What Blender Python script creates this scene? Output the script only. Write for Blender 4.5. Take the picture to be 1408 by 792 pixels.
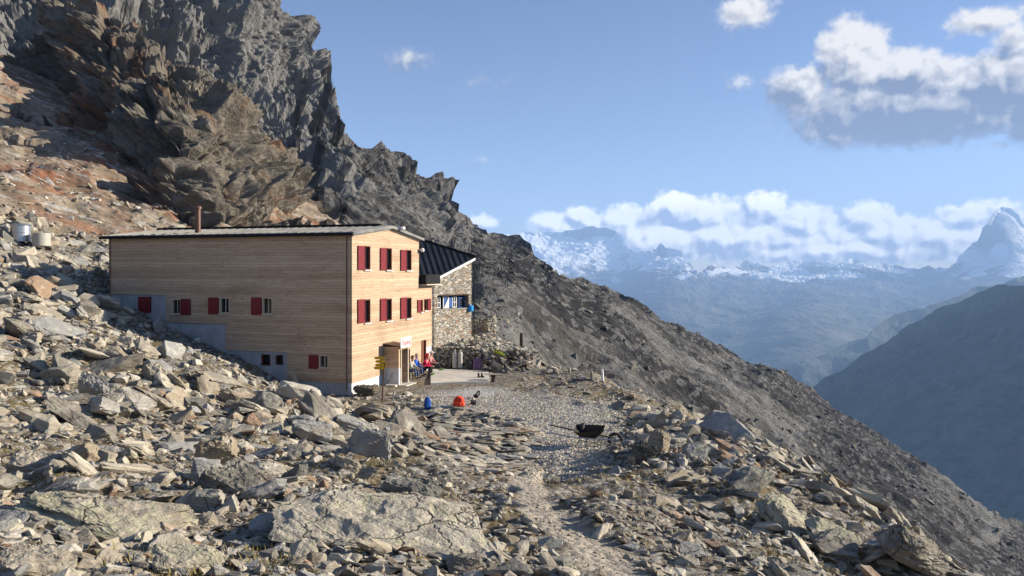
import bpy, bmesh, math, random
import numpy as np
from mathutils import Vector, Matrix

R = math.radians
random.seed(7)
rng = np.random.default_rng(11)
F = 1064.0                                  # focal length in pixels of the 1408 px wide photograph
for o in list(bpy.data.objects): bpy.data.objects.remove(o)
scene = bpy.context.scene
COL = scene.collection

# ------------------------------------------------------------------ camera
cam_d = bpy.data.cameras.new('camera'); cam = bpy.data.objects.new('camera', cam_d); COL.objects.link(cam)
cam_d.sensor_width = 36.0; cam_d.lens = 36.0 * F / 1408.0
cam_d.shift_y = -26.0 / 1408.0
cam_d.clip_start = 0.1; cam_d.clip_end = 200000
cam.location = (0, 0, 0); cam.rotation_euler = (R(90), 0, 0)
scene.camera = cam

# ------------------------------------------------------------------ light
SUN_AZ, SUN_EL = 10.0, 20.0                  # degrees: azimuth from +X towards +Y
sd = Vector((math.cos(R(SUN_EL))*math.cos(R(SUN_AZ)), math.cos(R(SUN_EL))*math.sin(R(SUN_AZ)), math.sin(R(SUN_EL))))
sun_d = bpy.data.lights.new('sun', 'SUN'); sun = bpy.data.objects.new('sun', sun_d); COL.objects.link(sun)
sun_d.energy = 5.0; sun_d.angle = R(0.5); sun_d.color = (1.0, 0.905, 0.75)
sun.rotation_euler = (-sd).to_track_quat('-Z', 'Y').to_euler()
SKY_STRENGTH = 0.075
scene.view_settings.view_transform = 'Standard'; scene.view_settings.look = 'None'
scene.view_settings.exposure = 1.05; scene.view_settings.gamma = 1.0
scene.view_settings.use_curve_mapping = False
scene.cycles.max_bounces = 6; scene.cycles.diffuse_bounces = 1; scene.cycles.glossy_bounces = 2
scene.cycles.volume_bounces = 1; scene.cycles.use_denoising = True
scene.cycles.sample_clamp_indirect = 4.0

class NT:
    """small helper to write node trees"""
    def __init__(s, tree): s.t = tree; s.n = tree.nodes; s.l = tree.links
    def add(s, typ, ins=None, **kw):
        n = s.n.new(typ)
        for k, v in kw.items(): setattr(n, k, v)
        for k, v in (ins or {}).items(): s.set(n.inputs[k], v)
        return n
    def set(s, sock, v):
        if isinstance(v, bpy.types.NodeSocket): s.l.new(v, sock)
        else: sock.default_value = v
    def m(s, op, a, b=None, c=None, clamp=False):
        n = s.n.new('ShaderNodeMath'); n.operation = op; n.use_clamp = clamp
        s.set(n.inputs[0], a)
        if b is not None: s.set(n.inputs[1], b)
        if c is not None: s.set(n.inputs[2], c)
        return n.outputs[0]
    def v(s, op, a, b=None, scale=None):
        n = s.n.new('ShaderNodeVectorMath'); n.operation = op
        s.set(n.inputs[0], a)
        if b is not None: s.set(n.inputs[1], b)
        if scale is not None: s.set(n.inputs['Scale'], scale)
        return n.outputs[1] if op in ('LENGTH', 'DOT_PRODUCT') else n.outputs[0]
    def mr(s, x, a, b, c=0.0, d=1.0, smooth=True):
        n = s.n.new('ShaderNodeMapRange'); n.interpolation_type = 'SMOOTHSTEP' if smooth else 'LINEAR'
        for i, q in enumerate((x, a, b, c, d)): s.set(n.inputs[i], q)
        return n.outputs[0]
    def mix(s, f, a, b):
        n = s.n.new('ShaderNodeMix'); n.data_type = 'RGBA'
        s.set(n.inputs[0], f)
        for i, q in ((6, a), (7, b)):
            if isinstance(q, tuple) and len(q) == 3: q = q + (1.0,)
            s.set(n.inputs[i], q)
        return n.outputs[2]
    def noise(s, vec, scale, detail=4, rough=0.55, dist=0.0, out=0, **kw):
        n = s.add('ShaderNodeTexNoise', {'Vector': vec, 'Scale': scale, 'Detail': detail, 'Roughness': rough, 'Distortion': dist}, **kw)
        return n.outputs[out]
    def vor(s, vec, scale, out='Distance', feature='F1', **kw):
        return s.add('ShaderNodeTexVoronoi', {'Vector': vec, 'Scale': scale}, feature=feature, **kw).outputs[out]
    def frame(s, vec, f, g, h, sc):
        o_ = [s.m('MULTIPLY', s.v('DOT_PRODUCT', vec, tuple(d)), k) for d, k in zip((f, g, h), sc)]
        return s.add('ShaderNodeCombineXYZ', {0: o_[0], 1: o_[1], 2: o_[2]}).outputs[0]
    def mapping(s, vec, scale=(1, 1, 1), rot=(0, 0, 0), loc=(0, 0, 0)):
        return s.add('ShaderNodeMapping', {'Vector': vec, 'Scale': scale, 'Rotation': rot, 'Location': loc}).outputs[0]

# ------------------------------------------------------------------ world: nishita sky and clouds by direction
def build_world():
    w = bpy.data.worlds.new('World'); scene.world = w; w.use_nodes = True
    N = NT(w.node_tree); w.node_tree.nodes.clear()
    sky = N.add('ShaderNodeTexSky', sky_type='NISHITA', sun_disc=False)
    sky.sun_elevation = R(SUN_EL); sky.sun_rotation = R(90 - SUN_AZ)
    sky.altitude = 2900; sky.air_density = 1.0; sky.dust_density = 0.7; sky.ozone_density = 2.5
    gen = N.add('ShaderNodeTexCoord').outputs['Generated']
    # direction -> (azimuth, elevation) in units of photograph pixels near the view axis
    sep = N.add('ShaderNodeSeparateXYZ', {0: gen})
    az = N.m('MULTIPLY', N.m('ARCTAN2', sep.outputs[0], sep.outputs[1]), F)
    el = N.m('MULTIPLY', N.m('ARCSINE', sep.outputs[2]), F)
    q = N.add('ShaderNodeCombineXYZ', {0: az, 1: el, 2: 0.0}).outputs[0]
    def cvt(px, py, rx, ry):
        x = (px-704)/F; z = (370-py)/F
        a = math.atan(x); return a*F, math.asin(z/math.sqrt(1+x*x+z*z))*F, rx*math.cos(a)**2, ry*math.cos(a)
    # (px, py, rx, ry, strength)
    big = [(1260,150,225,52,1.6),(1170,80,58,62,1.5),(1245,105,66,44,1.5),(1300,118,56,40,1.4),(1375,115,80,50,1.6),(1095,122,52,34,1.1),(1440,150,90,56,1.6)]
    soft = [(1028,16,50,26,.8),(1350,28,64,22,.9),(1395,52,30,34,.8),(1148,182,42,26,.75),(555,82,42,14,.27),(665,116,28,10,.16),(661,221,20,9,.24),(660,308,30,15,.75),(1010,118,20,12,.26),(1370,198,22,8,.3)]
    band = [(760,312,46,26,.8),(795,300,36,20,.8),(850,305,50,26,.9),(925,288,48,26,1.0),(965,300,60,36,1.0),(1045,290,52,32,1.0),(1100,305,60,36,1.0),(1000,330,250,34,1.0),(1190,300,44,28,1.0),(1225,325,100,36,1.0),(1330,298,56,26,.9),(1300,325,80,36,1.0),(1390,300,50,30,.7),(1170,345,330,24,.9),(700,340,60,14,.3)]
    def density_group():
        g = bpy.data.node_groups.new('cloud_density', 'ShaderNodeTree')
        g.interface.new_socket('q', in_out='INPUT', socket_type='NodeSocketVector')
        g.interface.new_socket('d', in_out='OUTPUT', socket_type='NodeSocketFloat')
        g.interface.new_socket('f', in_out='OUTPUT', socket_type='NodeSocketFloat')
        g.interface.new_socket('e', in_out='OUTPUT', socket_type='NodeSocketFloat')
        G = NT(g); gi = G.n.new('NodeGroupInput'); go = G.n.new('NodeGroupOutput')
        Q = gi.outputs[0]
        wn = G.noise(Q, 0.016, 3, .6, out=1)
        Qw = G.v('ADD', Q, G.v('SCALE', G.v('SUBTRACT', wn, (.5, .5, .5)), scale=26.0))
        f = None
        for (px, py, rx, ry, st) in big+soft+band:
            cx, cy, ax, ay = cvt(px, py, rx, ry)
            ln = G.v('LENGTH', G.v('MULTIPLY', G.v('SUBTRACT', Qw, (cx, cy, 0)), (1/ax, 1/ay, 0)))
            e = G.m('SUBTRACT', st, G.m('MULTIPLY', ln, st))
            f = e if f is None else G.m('SMOOTH_MAX', f, e, 0.18)
        # cauliflower detail
        b1 = G.m('SUBTRACT', 1.0, G.vor(Qw, 0.055, feature='SMOOTH_F1'))
        b2 = G.m('SUBTRACT', 1.0, G.vor(Qw, 0.13, feature='SMOOTH_F1'))
        n1 = G.noise(Qw, 0.03, 7, .58)
        n2 = G.noise(Q, 0.11, 6, .6)
        det = G.m('ADD', G.m('MULTIPLY', b1, .17), G.m('MULTIPLY', b2, .22))
        det = G.m('ADD', det, G.m('MULTIPLY', n1, .9)); det = G.m('ADD', det, G.m('MULTIPLY', n2, .46))
        d = G.m('ADD', f, G.m('SUBTRACT', det, .93))
        ns_ = G.noise(Qw, 0.045, 3.0, .5)
        G.l.new(G.m('ADD', f, G.m('ADD', G.m('MULTIPLY', b1, .2), G.m('MULTIPLY', ns_, 1.1))), go.inputs[2])
        G.l.new(d, go.inputs[0]); G.l.new(G.m('ADD', G.m('MULTIPLY', G.m('SUBTRACT', n1, .5), 2.2), 0.0), go.inputs[1])
        return g
    g = density_group()
    def dens(vec):
        n = N.n.new('ShaderNodeGroup'); n.node_tree = g; N.l.new(vec, n.inputs[0]); return n.outputs
    d0 = dens(q)
    d1 = dens(N.v('ADD', q, (6.0, 8.0, 0)))[2]
    elq = N.add('ShaderNodeSeparateXYZ', {0: q}); ely, elx = elq.outputs[1], elq.outputs[0]
    low = N.mr(ely, 95, 140, 1.0, 0.0)
    mask = N.m('ADD', N.m('MULTIPLY', N.mr(d0[0], -.05, .32), low), N.m('MULTIPLY', N.mr(d0[0], -.12, .42), N.m('SUBTRACT', 1.0, low)))
    mask = N.m('MULTIPLY', mask, N.mr(sep.outputs[1], 0.1, 0.2))
    lit = N.m('MULTIPLY', N.m('SUBTRACT', d0[2], d1), N.m('ADD', 1.4, N.m('MULTIPLY', low, .9)))  # painted cloud shading: brighter where density falls off towards the sun
    thick = N.mr(d0[0], 0.15, 1.2)
    # body of the large cloud: tops painted sunlit over a base painted shady grey that sinks towards the right
    tops = N.mr(N.m('ADD', ely, N.m('ADD', N.m('MULTIPLY', d0[1], 62.0), N.m('MULTIPLY', N.m('ABSOLUTE', N.m('SUBTRACT', elx, 470.0)), -.16))), 196, 252)
    hi = N.m('ADD', N.m('MULTIPLY', tops, .66), N.m('MULTIPLY', N.m('SUBTRACT', 1.0, thick), .25))
    lo = N.m('SUBTRACT', .70, N.m('MULTIPLY', thick, .28))
    light = N.m('ADD', N.m('ADD', N.m('MULTIPLY', lo, low), N.m('MULTIPLY', hi, N.m('SUBTRACT', 1.0, low))), lit)
    light = N.m('ADD', light, N.m('MULTIPLY', d0[1], .26))
    light = N.m('MAXIMUM', N.m('MINIMUM', light, 1.0), 0.0)
    ccol = N.mix(light, (.105, .122, .175), (.53, .50, .46))
    ccol = N.add('ShaderNodeVectorMath', {0: ccol, 'Scale': N.m('ADD', 1.0, N.m('MULTIPLY', low, .95))}, operation='SCALE').outputs[0]
    skyc = N.v('MULTIPLY', sky.outputs[0], (SKY_STRENGTH*1.10, SKY_STRENGTH*.98, SKY_STRENGTH*1.0))
    col = N.mix(N.m('MULTIPLY', mask, .95), skyc, ccol)
    bg = N.add('ShaderNodeBackground', {'Color': col, 'Strength': 1.0})
    bg0 = N.add('ShaderNodeBackground', {'Color': skyc, 'Strength': 1.0})
    reg = N.m('MULTIPLY', N.m('GREATER_THAN', sep.outputs[1], .55), N.m('MULTIPLY', N.m('LESS_THAN', sep.outputs[2], .45), N.m('GREATER_THAN', sep.outputs[2], -.02)))
    mx = N.add('ShaderNodeMixShader', {0: reg}); N.l.new(bg0.outputs[0], mx.inputs[1]); N.l.new(bg.outputs[0], mx.inputs[2])
    out = N.n.new('ShaderNodeOutputWorld'); N.l.new(mx.outputs[0], out.inputs[0])
    w.cycles.sampling_method = 'MANUAL'; w.cycles.sample_map_resolution = 128
    return sky
SKY = build_world()

# ------------------------------------------------------------------ helpers
def tag(o, label=None, cat=None, group=None, kind=None):
    if label: o['label'] = label
    if cat: o['category'] = cat
    if group: o['group'] = group
    if kind: o['kind'] = kind
    return o
def empty(name, loc=(0, 0, 0), rz=0.0):
    o = bpy.data.objects.new(name, None); COL.objects.link(o)
    o.location = loc; o.rotation_euler = (0, 0, rz); return o
def raw_mesh(name, V, T, mat=None, parent=None, smooth=False, attrs=None):
    """numpy verts and triangle/quad index array -> one mesh object"""
    me = bpy.data.meshes.new(name)
    V = np.asarray(V, np.float32); T = np.asarray(T, np.int32); k = T.shape[1]
    me.vertices.add(len(V)); me.vertices.foreach_set('co', V.ravel())
    me.loops.add(T.size); me.loops.foreach_set('vertex_index', T.ravel())
    me.polygons.add(len(T)); me.polygons.foreach_set('loop_start', np.arange(0, T.size, k, dtype=np.int32))
    try: me.polygons.foreach_set('loop_total', np.full(len(T), k, np.int32))
    except Exception: pass
    me.polygons.foreach_set('use_smooth', np.full(len(T), smooth))
    for an, (ty, data) in (attrs or {}).items():
        a = me.attributes.new(an, ty, 'POINT')
        a.data.foreach_set('vector' if ty == 'FLOAT_VECTOR' else 'value', np.asarray(data, np.float32).ravel())
    me.update(calc_edges=True); me.validate()
    if mat: me.materials.append(mat)
    o = bpy.data.objects.new(name, me); COL.objects.link(o)
    if parent: o.parent = parent
    return o
def obj(name, bm, mat, parent=None, smooth=False, bevel=0.0):
    me = bpy.data.meshes.new(name)
    bmesh.ops.recalc_face_normals(bm, faces=bm.faces)
    if smooth:
        for f in bm.faces: f.smooth = True
    bm.to_mesh(me); bm.free()
    for m_ in (mat if isinstance(mat, (list, tuple)) else [mat]): me.materials.append(m_)
    o = bpy.data.objects.new(name, me); COL.objects.link(o)
    if parent: o.parent = parent
    if bevel:
        b = o.modifiers.new('bevel', 'BEVEL'); b.width = bevel; b.segments = 2; b.limit_method = 'ANGLE'
    return o
def bx(bm, x0, x1, y0, y1, z0, z1):
    r = bmesh.ops.create_cube(bm, size=1.0)
    for v in r['verts']:
        v.co = Vector(((x0+x1)/2 + v.co.x*(x1-x0), (y0+y1)/2 + v.co.y*(y1-y0), (z0+z1)/2 + v.co.z*(z1-z0)))
    return r['verts']
def tube(bm, pts, r, seg=10, cap=True):
    rings = []; pts = [Vector(p) for p in pts]
    for i, p in enumerate(pts):
        d = (pts[min(i+1, len(pts)-1)] - pts[max(i-1, 0)]).normalized()
        a = d.cross(Vector((0, 0, 1)) if abs(d.z) < .9 else Vector((1, 0, 0))).normalized(); b = d.cross(a)
        rr = r[i] if isinstance(r, (list, tuple)) else r
        rings.append([bm.verts.new(p + (a*math.cos(2*math.pi*k/seg) + b*math.sin(2*math.pi*k/seg))*rr) for k in range(seg)])
    for i in range(len(rings)-1):
        for k in range(seg):
            bm.faces.new((rings[i][k], rings[i][(k+1) % seg], rings[i+1][(k+1) % seg], rings[i+1][k]))
    if cap:
        bm.faces.new(rings[0]); bm.faces.new(list(reversed(rings[-1])))
def lathe(bm, prof, c=(0, 0, 0), seg=24):
    rings = []
    for r_, z in prof:
        rings.append([bm.verts.new((c[0]+r_*math.cos(2*math.pi*k/seg), c[1]+r_*math.sin(2*math.pi*k/seg), c[2]+z)) for k in range(seg)])
    for i in range(len(rings)-1):
        for k in range(seg):
            bm.faces.new((rings[i][k], rings[i][(k+1) % seg], rings[i+1][(k+1) % seg], rings[i+1][k]))
    bm.faces.new(rings[0]); bm.faces.new(rings[-1])
def prism(bm, pts, thick):
    """polygon given as 3D points, extruded by vector thick"""
    thick = Vector(thick)
    a = [bm.verts.new(p) for p in pts]; b = [bm.verts.new(Vector(p)+thick) for p in pts]
    bm.faces.new(a); bm.faces.new(list(reversed(b)))
    for i in range(len(a)): bm.faces.new((a[i], b[i], b[(i+1) % len(a)], a[(i+1) % len(a)]))
def P(px, py, D): return Vector(((px-704)/F*D, D, (370-py)/F*D))

# ---- gradient noise in numpy
def _h(ix, iy, iz, seed):
    h = (ix.astype(np.uint32)*np.uint32(374761393) + iy.astype(np.uint32)*np.uint32(668265263) + iz.astype(np.uint32)*np.uint32(2147483647 ^ 0x5bd1e995) + np.uint32(seed*1013904223 & 0xffffffff))
    h = (h ^ (h >> np.uint32(13)))*np.uint32(1274126177); h = h ^ (h >> np.uint32(16)); h = h*np.uint32(2246822519); return h ^ (h >> np.uint32(15))
def vnoise(p, seed=0):
    with np.errstate(over='ignore'):
        i = np.floor(p).astype(np.int64); f = (p - i); u = f*f*f*(f*(f*6-15)+10)
        res = 0
        for dx in (0, 1):
            wx = u[:, 0] if dx else 1-u[:, 0]
            for dy in (0, 1):
                wy = u[:, 1] if dy else 1-u[:, 1]
                for dz in (0, 1):
                    wz = u[:, 2] if dz else 1-u[:, 2]
                    h = _h(i[:, 0]+dx, i[:, 1]+dy, i[:, 2]+dz, seed)
                    gx = ((h & 1023).astype(np.float64)/511.5-1); gy = (((h >> 10) & 1023).astype(np.float64)/511.5-1); gz = (((h >> 20) & 1023).astype(np.float64)/511.5-1)
                    res = res + wx*wy*wz*(gx*(f[:, 0]-dx)+gy*(f[:, 1]-dy)+gz*(f[:, 2]-dz))
    return res*1.2
def fbm(p, oct=5, gain=.5, lac=2.03, seed=0, ridged=False):
    s = 0; a = 1.0
    for k in range(oct):
        n = vnoise(p*lac**k + 17.3*k, seed+k)
        if ridged: n = .5 - np.abs(n)*1.6
        s = s + a*n; a *= gain
    return s
def facet(p, seed=0, tilt=.9, sharp=40.0):
    """broken planes: every cell of a jittered lattice is one tilted facet, blended over a narrow edge"""
    b = np.floor(p-.5).astype(np.int64); ds, vs = [], []
    with np.errstate(over='ignore'):
        for dx in (0, 1):
            for dy in (0, 1):
                for dz in (0, 1):
                    cx, cy, cz = b[:, 0]+dx, b[:, 1]+dy, b[:, 2]+dz
                    h1 = _h(cx, cy, cz, seed); h2 = _h(cx, cy, cz, seed+7)
                    jx = (h1 & 255)/255.0*.8+.1; jy = ((h1 >> 8) & 255)/255.0*.8+.1; jz = ((h1 >> 16) & 255)/255.0*.8+.1
                    ex, ey, ez = p[:, 0]-cx-jx, p[:, 1]-cy-jy, p[:, 2]-cz-jz
                    g = ((h2 & 255)/127.5-1)*ex + (((h2 >> 8) & 255)/127.5-1)*ey + (((h2 >> 16) & 255)/127.5-1)*ez
                    ds.append((ex*ex+ey*ey+ez*ez).astype(np.float32)); vs.append((((h1 >> 24)/255.0-.5) + g*tilt).astype(np.float32))
    dm = np.minimum.reduce(ds); num = 0; den = 0
    for d, v in zip(ds, vs): w = np.exp(-sharp*(d-dm)); num = num+w*v; den = den+w
    return num/den
class RBF:
    def __init__(s, X, v, c, smooth=0.0):
        s.X = np.asarray(X, float); s.c = c; v = np.asarray(v, float); n = len(v)
        K = s.k(s.X) + np.eye(n)*smooth
        A = np.zeros((n+3, n+3)); A[:n, :n] = K; A[:n, n] = 1; A[:n, n+1:] = s.X; A[n:, :n] = A[:n, n:].T
        b = np.zeros(n+3); b[:n] = v
        s.w = np.linalg.solve(A, b)
    def k(s, Q): return -np.sqrt(((Q[:, None, :]-s.X[None])**2).sum(-1) + s.c**2)
    def __call__(s, Q):
        Q = np.asarray(Q, float); out = np.empty(len(Q)); n = len(s.X)
        for i in range(0, len(Q), 60000):
            q = Q[i:i+60000]; out[i:i+60000] = s.k(q) @ s.w[:n] + s.w[n] + q @ s.w[n+1:]
        return out
def grid_quads(n, m):
    i = np.arange(n-1)[:, None]*m + np.arange(m-1)[None]; i = i.ravel()
    return np.stack([i, i+m, i+m+1, i+1], 1)

# ------------------------------------------------------------------ materials
def newmat(name):
    m_ = bpy.data.materials.new(name); m_.use_nodes = True; N = NT(m_.node_tree); m_.node_tree.nodes.clear()
    b = N.n.new('ShaderNodeBsdfPrincipled'); o = N.n.new('ShaderNodeOutputMaterial'); N.l.new(b.outputs[0], o.inputs[0])
    b.inputs['Specular IOR Level'].default_value = 0.25
    return m_, N, b
def fin(N, b, col, rough=.9, bump=None, bdist=.02, bstr=1.0, metal=0.0):
    if isinstance(col, tuple) and len(col) == 3: col = col + (1.0,)
    N.set(b.inputs['Base Color'], col); N.set(b.inputs['Roughness'], rough); N.set(b.inputs['Metallic'], metal)
    if bump is not None:
        bn = N.add('ShaderNodeBump', {'Strength': bstr, 'Distance': bdist, 'Height': bump}); N.l.new(bn.outputs[0], b.inputs['Normal'])
def plain(name, col, rough=.7, metal=0.0, var=.25, scale=6.0, bump=0.0):
    m_, N, b = newmat(name)
    pos = N.add('ShaderNodeTexCoord').outputs['Object']
    n = N.noise(pos, scale, 5, .6)
    c = N.mix(n, tuple(x*(1-var) for x in col), tuple(min(1, x*(1+var)) for x in col))
    n2 = N.noise(pos, scale*7, 3, .6)
    fin(N, b, c, N.mr(n, .2, .8, rough*.85, min(1, rough*1.1)), n2 if bump else None, bump or .01, .6, metal)
    return m_

def rock_material(name, lichen=.5, gain=1.0, big=False):
    m_, N, b = newmat(name)
    loc = N.add('ShaderNodeAttribute', attribute_name='rloc').outputs['Vector']
    rnd = N.add('ShaderNodeAttribute', attribute_name='rnd').outputs['Fac']
    off = N.m('MULTIPLY', rnd, 57.0)
    p = N.v('ADD', loc, N.add('ShaderNodeCombineXYZ', {0: off, 1: off, 2: off}).outputs[0])
    ramp = N.add('ShaderNodeValToRGB', {0: rnd}); cr = ramp.color_ramp; cr.interpolation = 'CONSTANT'
    cols = [(0, (.28, .24, .18)), (.16, (.36, .31, .235)), (.3, (.19, .17, .14)), (.42, (.44, .39, .30)), (.55, (.31, .25, .17)),
            (.66, (.27, .265, .25)), (.78, (.47, .43, .36)), (.89, (.27, .17, .105)), (.94, (.15, .145, .125))]
    while len(cr.elements) < len(cols): cr.elements.new(.5)
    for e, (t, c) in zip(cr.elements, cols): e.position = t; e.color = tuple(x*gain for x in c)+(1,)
    col = ramp.outputs[0]
    # foliation of the schist: thin bands across the slab
    band = N.noise(N.mapping(p, (1.2, 1.2, 16.0)), 2.2, 5, .65, .6)
    n1 = N.noise(p, 2.3, 6, .62); n2 = N.noise(p, 11.0, 6, .65); n3 = N.noise(p, 48.0, 3, .6)
    col = N.mix(N.mr(band, .35, .68, 0, .55), col, (.15*gain, .135*gain, .115*gain))
    col = N.mix(N.mr(n1, .47, .72, 0, .6), col, (.50*gain, .46*gain, .37*gain))
    rust = N.mr(N.noise(N.v('ADD', p, (9, 4, 2)), 1.3, 5, .6), .58, .74, 0, .38)
    col = N.mix(rust, col, (.30*gain, .185*gain, .10*gain))
    geo = N.add('ShaderNodeNewGeometry'); up = N.add('ShaderNodeSeparateXYZ', {0: geo.outputs['Normal']}).outputs[2]
    lm = N.m('MULTIPLY', N.mr(N.noise(N.v('ADD', p, (3, 8, 1)), 2.7, 8, .72), .66-.17*lichen, .72-.12*lichen), N.mr(up, .0, .5))
    col = N.mix(N.m('MULTIPLY', lm, .6), col, (.38*gain, .36*gain, .23*gain))
    dk = N.mr(N.noise(N.v('ADD', p, (13, 8, 5)), 6.0, 8, .75), .57, .66, 0, .65)
    col = N.mix(dk, col, (.075, .07, .06))
    if big:
        ck = N.add('ShaderNodeTexVoronoi', {'Vector': N.v('ADD', p, N.v('SCALE', N.noise(p, 1.5, 4, .6, out=1), scale=.8)), 'Scale': 1.3}, feature='DISTANCE_TO_EDGE').outputs['Distance']
        cr_ = N.mr(ck, .0, .022, 1, 0); col = N.mix(N.m('MULTIPLY', cr_, .7), col, (.06, .055, .045)); n1 = N.m('SUBTRACT', n1, N.m('MULTIPLY', cr_, .5))
    hgt = N.m('ADD', N.m('ADD', N.m('MULTIPLY', n1, .5), N.m('MULTIPLY', n2, .35)), N.m('ADD', N.m('MULTIPLY', band, .55), N.m('MULTIPLY', n3, .10)))
    fin(N, b, col, .88, hgt, .12 if big else .07, .9)
    return m_
M = {}
M['rock'] = rock_material('rock', .35, 1.17)
M['rock_big'] = rock_material('rock_big', .75, 1.15, True)
M['rock_lichen'] = rock_material('rock_lichen', 1.35, 1.15, True)
M['rock_dark'] = rock_material('rock_dark', .1, .55)
M['rock_warm'] = rock_material('rock_warm', .2, 1.2)

def ground_material():
    m_, N, b = newmat('ground_soil')
    pos = N.add('ShaderNodeNewGeometry').outputs['Position']
    gv = N.add('ShaderNodeAttribute', attribute_name='gravel').outputs['Fac']
    pa = N.add('ShaderNodeAttribute', attribute_name='path').outputs['Fac']
    sl = N.add('ShaderNodeAttribute', attribute_name='slab').outputs['Fac']
    n1 = N.noise(pos, .5, 7, .62); n2 = N.noise(pos, 5.0, 6, .65); n3 = N.noise(pos, 24.0, 4, .65)
    soil = N.mix(N.mr(n2, .35, .7), (.085, .07, .052), (.21, .18, .14))
    soil = N.mix(N.mr(n1, .46, .60, 0, .75), soil, (.185, .135, .06))
    soil = N.mix(N.mr(N.noise(N.v('ADD', pos, (7, 3, 1)), .9, 6, .7), .60, .70, 0, .6), soil, (.13, .13, .05))
    vc = N.add('ShaderNodeTexVoronoi', {'Vector': pos, 'Scale': 9.0}); vr = N.add('ShaderNodeSeparateColor', {0: vc.outputs['Color']}).outputs[0]
    soil = N.mix(N.mr(vr, .62, .7, 0, .8), soil, (.36, .335, .29))
    vg = N.add('ShaderNodeTexVoronoi', {'Vector': pos, 'Scale': 13.0}); vgr = N.add('ShaderNodeSeparateColor', {0: vg.outputs['Color']}).outputs[0]
    grav = N.mix(vgr, (.30, .29, .27), (.78, .76, .71))
    grav = N.mix(N.mr(vg.outputs['Distance'], .3, .6, 0, .45), grav, (.14, .135, .125))
    sand = N.mix(N.mr(n3, .3, .7), (.33, .28, .22), (.47, .41, .33))
    col = N.mix(gv, soil, grav); col = N.mix(pa, col, sand)
    # slabs of glaciated rock behind the hut, layers run across the slope
    lp = N.frame(pos, (.86, -.30, -.40), (.33, .94, 0), (.39, 0, .92), (.09, .16, .9))
    ln = N.noise(lp, .75, 8, .68, 1.3); ln2 = N.noise(lp, 2.2, 6, .65, .8)
    rk = N.mix(N.mr(ln, .38, .55), (.17, .125, .085), (.30, .24, .17))
    rk = N.mix(N.mr(N.noise(lp, .30, 7, .65, 1.4), .47, .62, 0, .95), rk, (.26, .115, .062))
    rk = N.mix(N.mr(ln2, .52, .66), rk, (.44, .41, .37))
    rk = N.mix(N.mr(N.noise(pos, .9, 8, .7), .53, .68, 0, .7), rk, (.10, .09, .075))
    col = N.mix(sl, col, rk)
    h = N.m('ADD', N.m('MULTIPLY', n3, .3), N.m('ADD', n2, N.m('MULTIPLY', N.m('SUBTRACT', 1.0, vc.outputs['Distance']), .5)))
    h = N.m('ADD', h, N.m('MULTIPLY', N.m('MULTIPLY', ln2, sl), 6.0))
    fin(N, b, col, .95, h, .10, .9)
    return m_
M['ground'] = ground_material()

def cliff_material(name, c0, c1, c2, warm=(.2, .11, .06), warm_amt=.5, scale=1.0, rot=(0, 0, 0), speck=0.0, streak=.15, light=0.0, tone=False):
    m_, N, b = newmat(name)
    pos = N.add('ShaderNodeNewGeometry').outputs['Position']
    sp = N.frame(pos, (.82, -.11, -.56), (.13, .99, 0), (.56, 0, .83), (scale*streak, scale, scale))
    pp = N.v('SCALE', pos, scale=scale)
    n1 = N.noise(pp, .02, 8, .62); n2 = N.noise(pp, .12, 8, .68); st = N.noise(sp, .09, 9, .66, .8); n4 = N.noise(pp, .7, 5, .7)
    col = N.mix(N.mr(st, .35, .65), c0, c1)
    col = N.mix(N.mr(n2, .38, .78, 0, .7), col, c2)
    col = N.mix(N.mr(N.noise(sp, .03, 7, .6, 1.0), .5, .64, 0, warm_amt), col, warm)
    col = N.mix(N.mr(n4, .42, .85, 0, .55), col, tuple(x*.35 for x in c0))
    if light: col = N.mix(N.mr(N.noise(sp, .022, 8, .62, .6), .54, .66, 0, light), col, tuple(min(1, x*1.5) for x in c2))
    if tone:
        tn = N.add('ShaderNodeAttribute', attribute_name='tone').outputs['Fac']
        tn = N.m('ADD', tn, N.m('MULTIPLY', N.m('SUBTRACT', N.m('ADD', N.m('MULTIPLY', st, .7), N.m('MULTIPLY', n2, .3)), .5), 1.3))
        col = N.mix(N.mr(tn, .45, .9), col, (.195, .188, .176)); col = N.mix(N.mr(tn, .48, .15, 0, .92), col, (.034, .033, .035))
    if speck:
        vc = N.add('ShaderNodeTexVoronoi', {'Vector': pp, 'Scale': .55}); vr = N.add('ShaderNodeSeparateColor', {0: vc.outputs['Color']}).outputs[0]
        col = N.mix(N.mr(vr, .72, .8, 0, speck), col, tuple(min(1, x*1.6) for x in c2))
    h = N.m('ADD', N.m('MULTIPLY', st, 1.5), N.m('ADD', N.m('MULTIPLY', n2, 1.5), N.m('MULTIPLY', n4, .8)))
    fin(N, b, col, .95, h, 1.3/scale, .95)
    return m_
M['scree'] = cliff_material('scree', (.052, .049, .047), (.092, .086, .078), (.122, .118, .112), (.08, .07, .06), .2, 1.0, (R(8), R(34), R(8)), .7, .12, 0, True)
M['buttress'] = cliff_material('buttress', (.11, .092, .072), (.19, .165, .13), (.28, .25, .20), (.20, .095, .045), .75, 2.2, (R(20), R(28), R(-30)), 0, .2, .3)
M['far_dark'] = cliff_material('far_dark', (.07, .10, .085), (.14, .165, .13), (.22, .22, .19), (.14, .13, .10), .5, .10)

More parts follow.
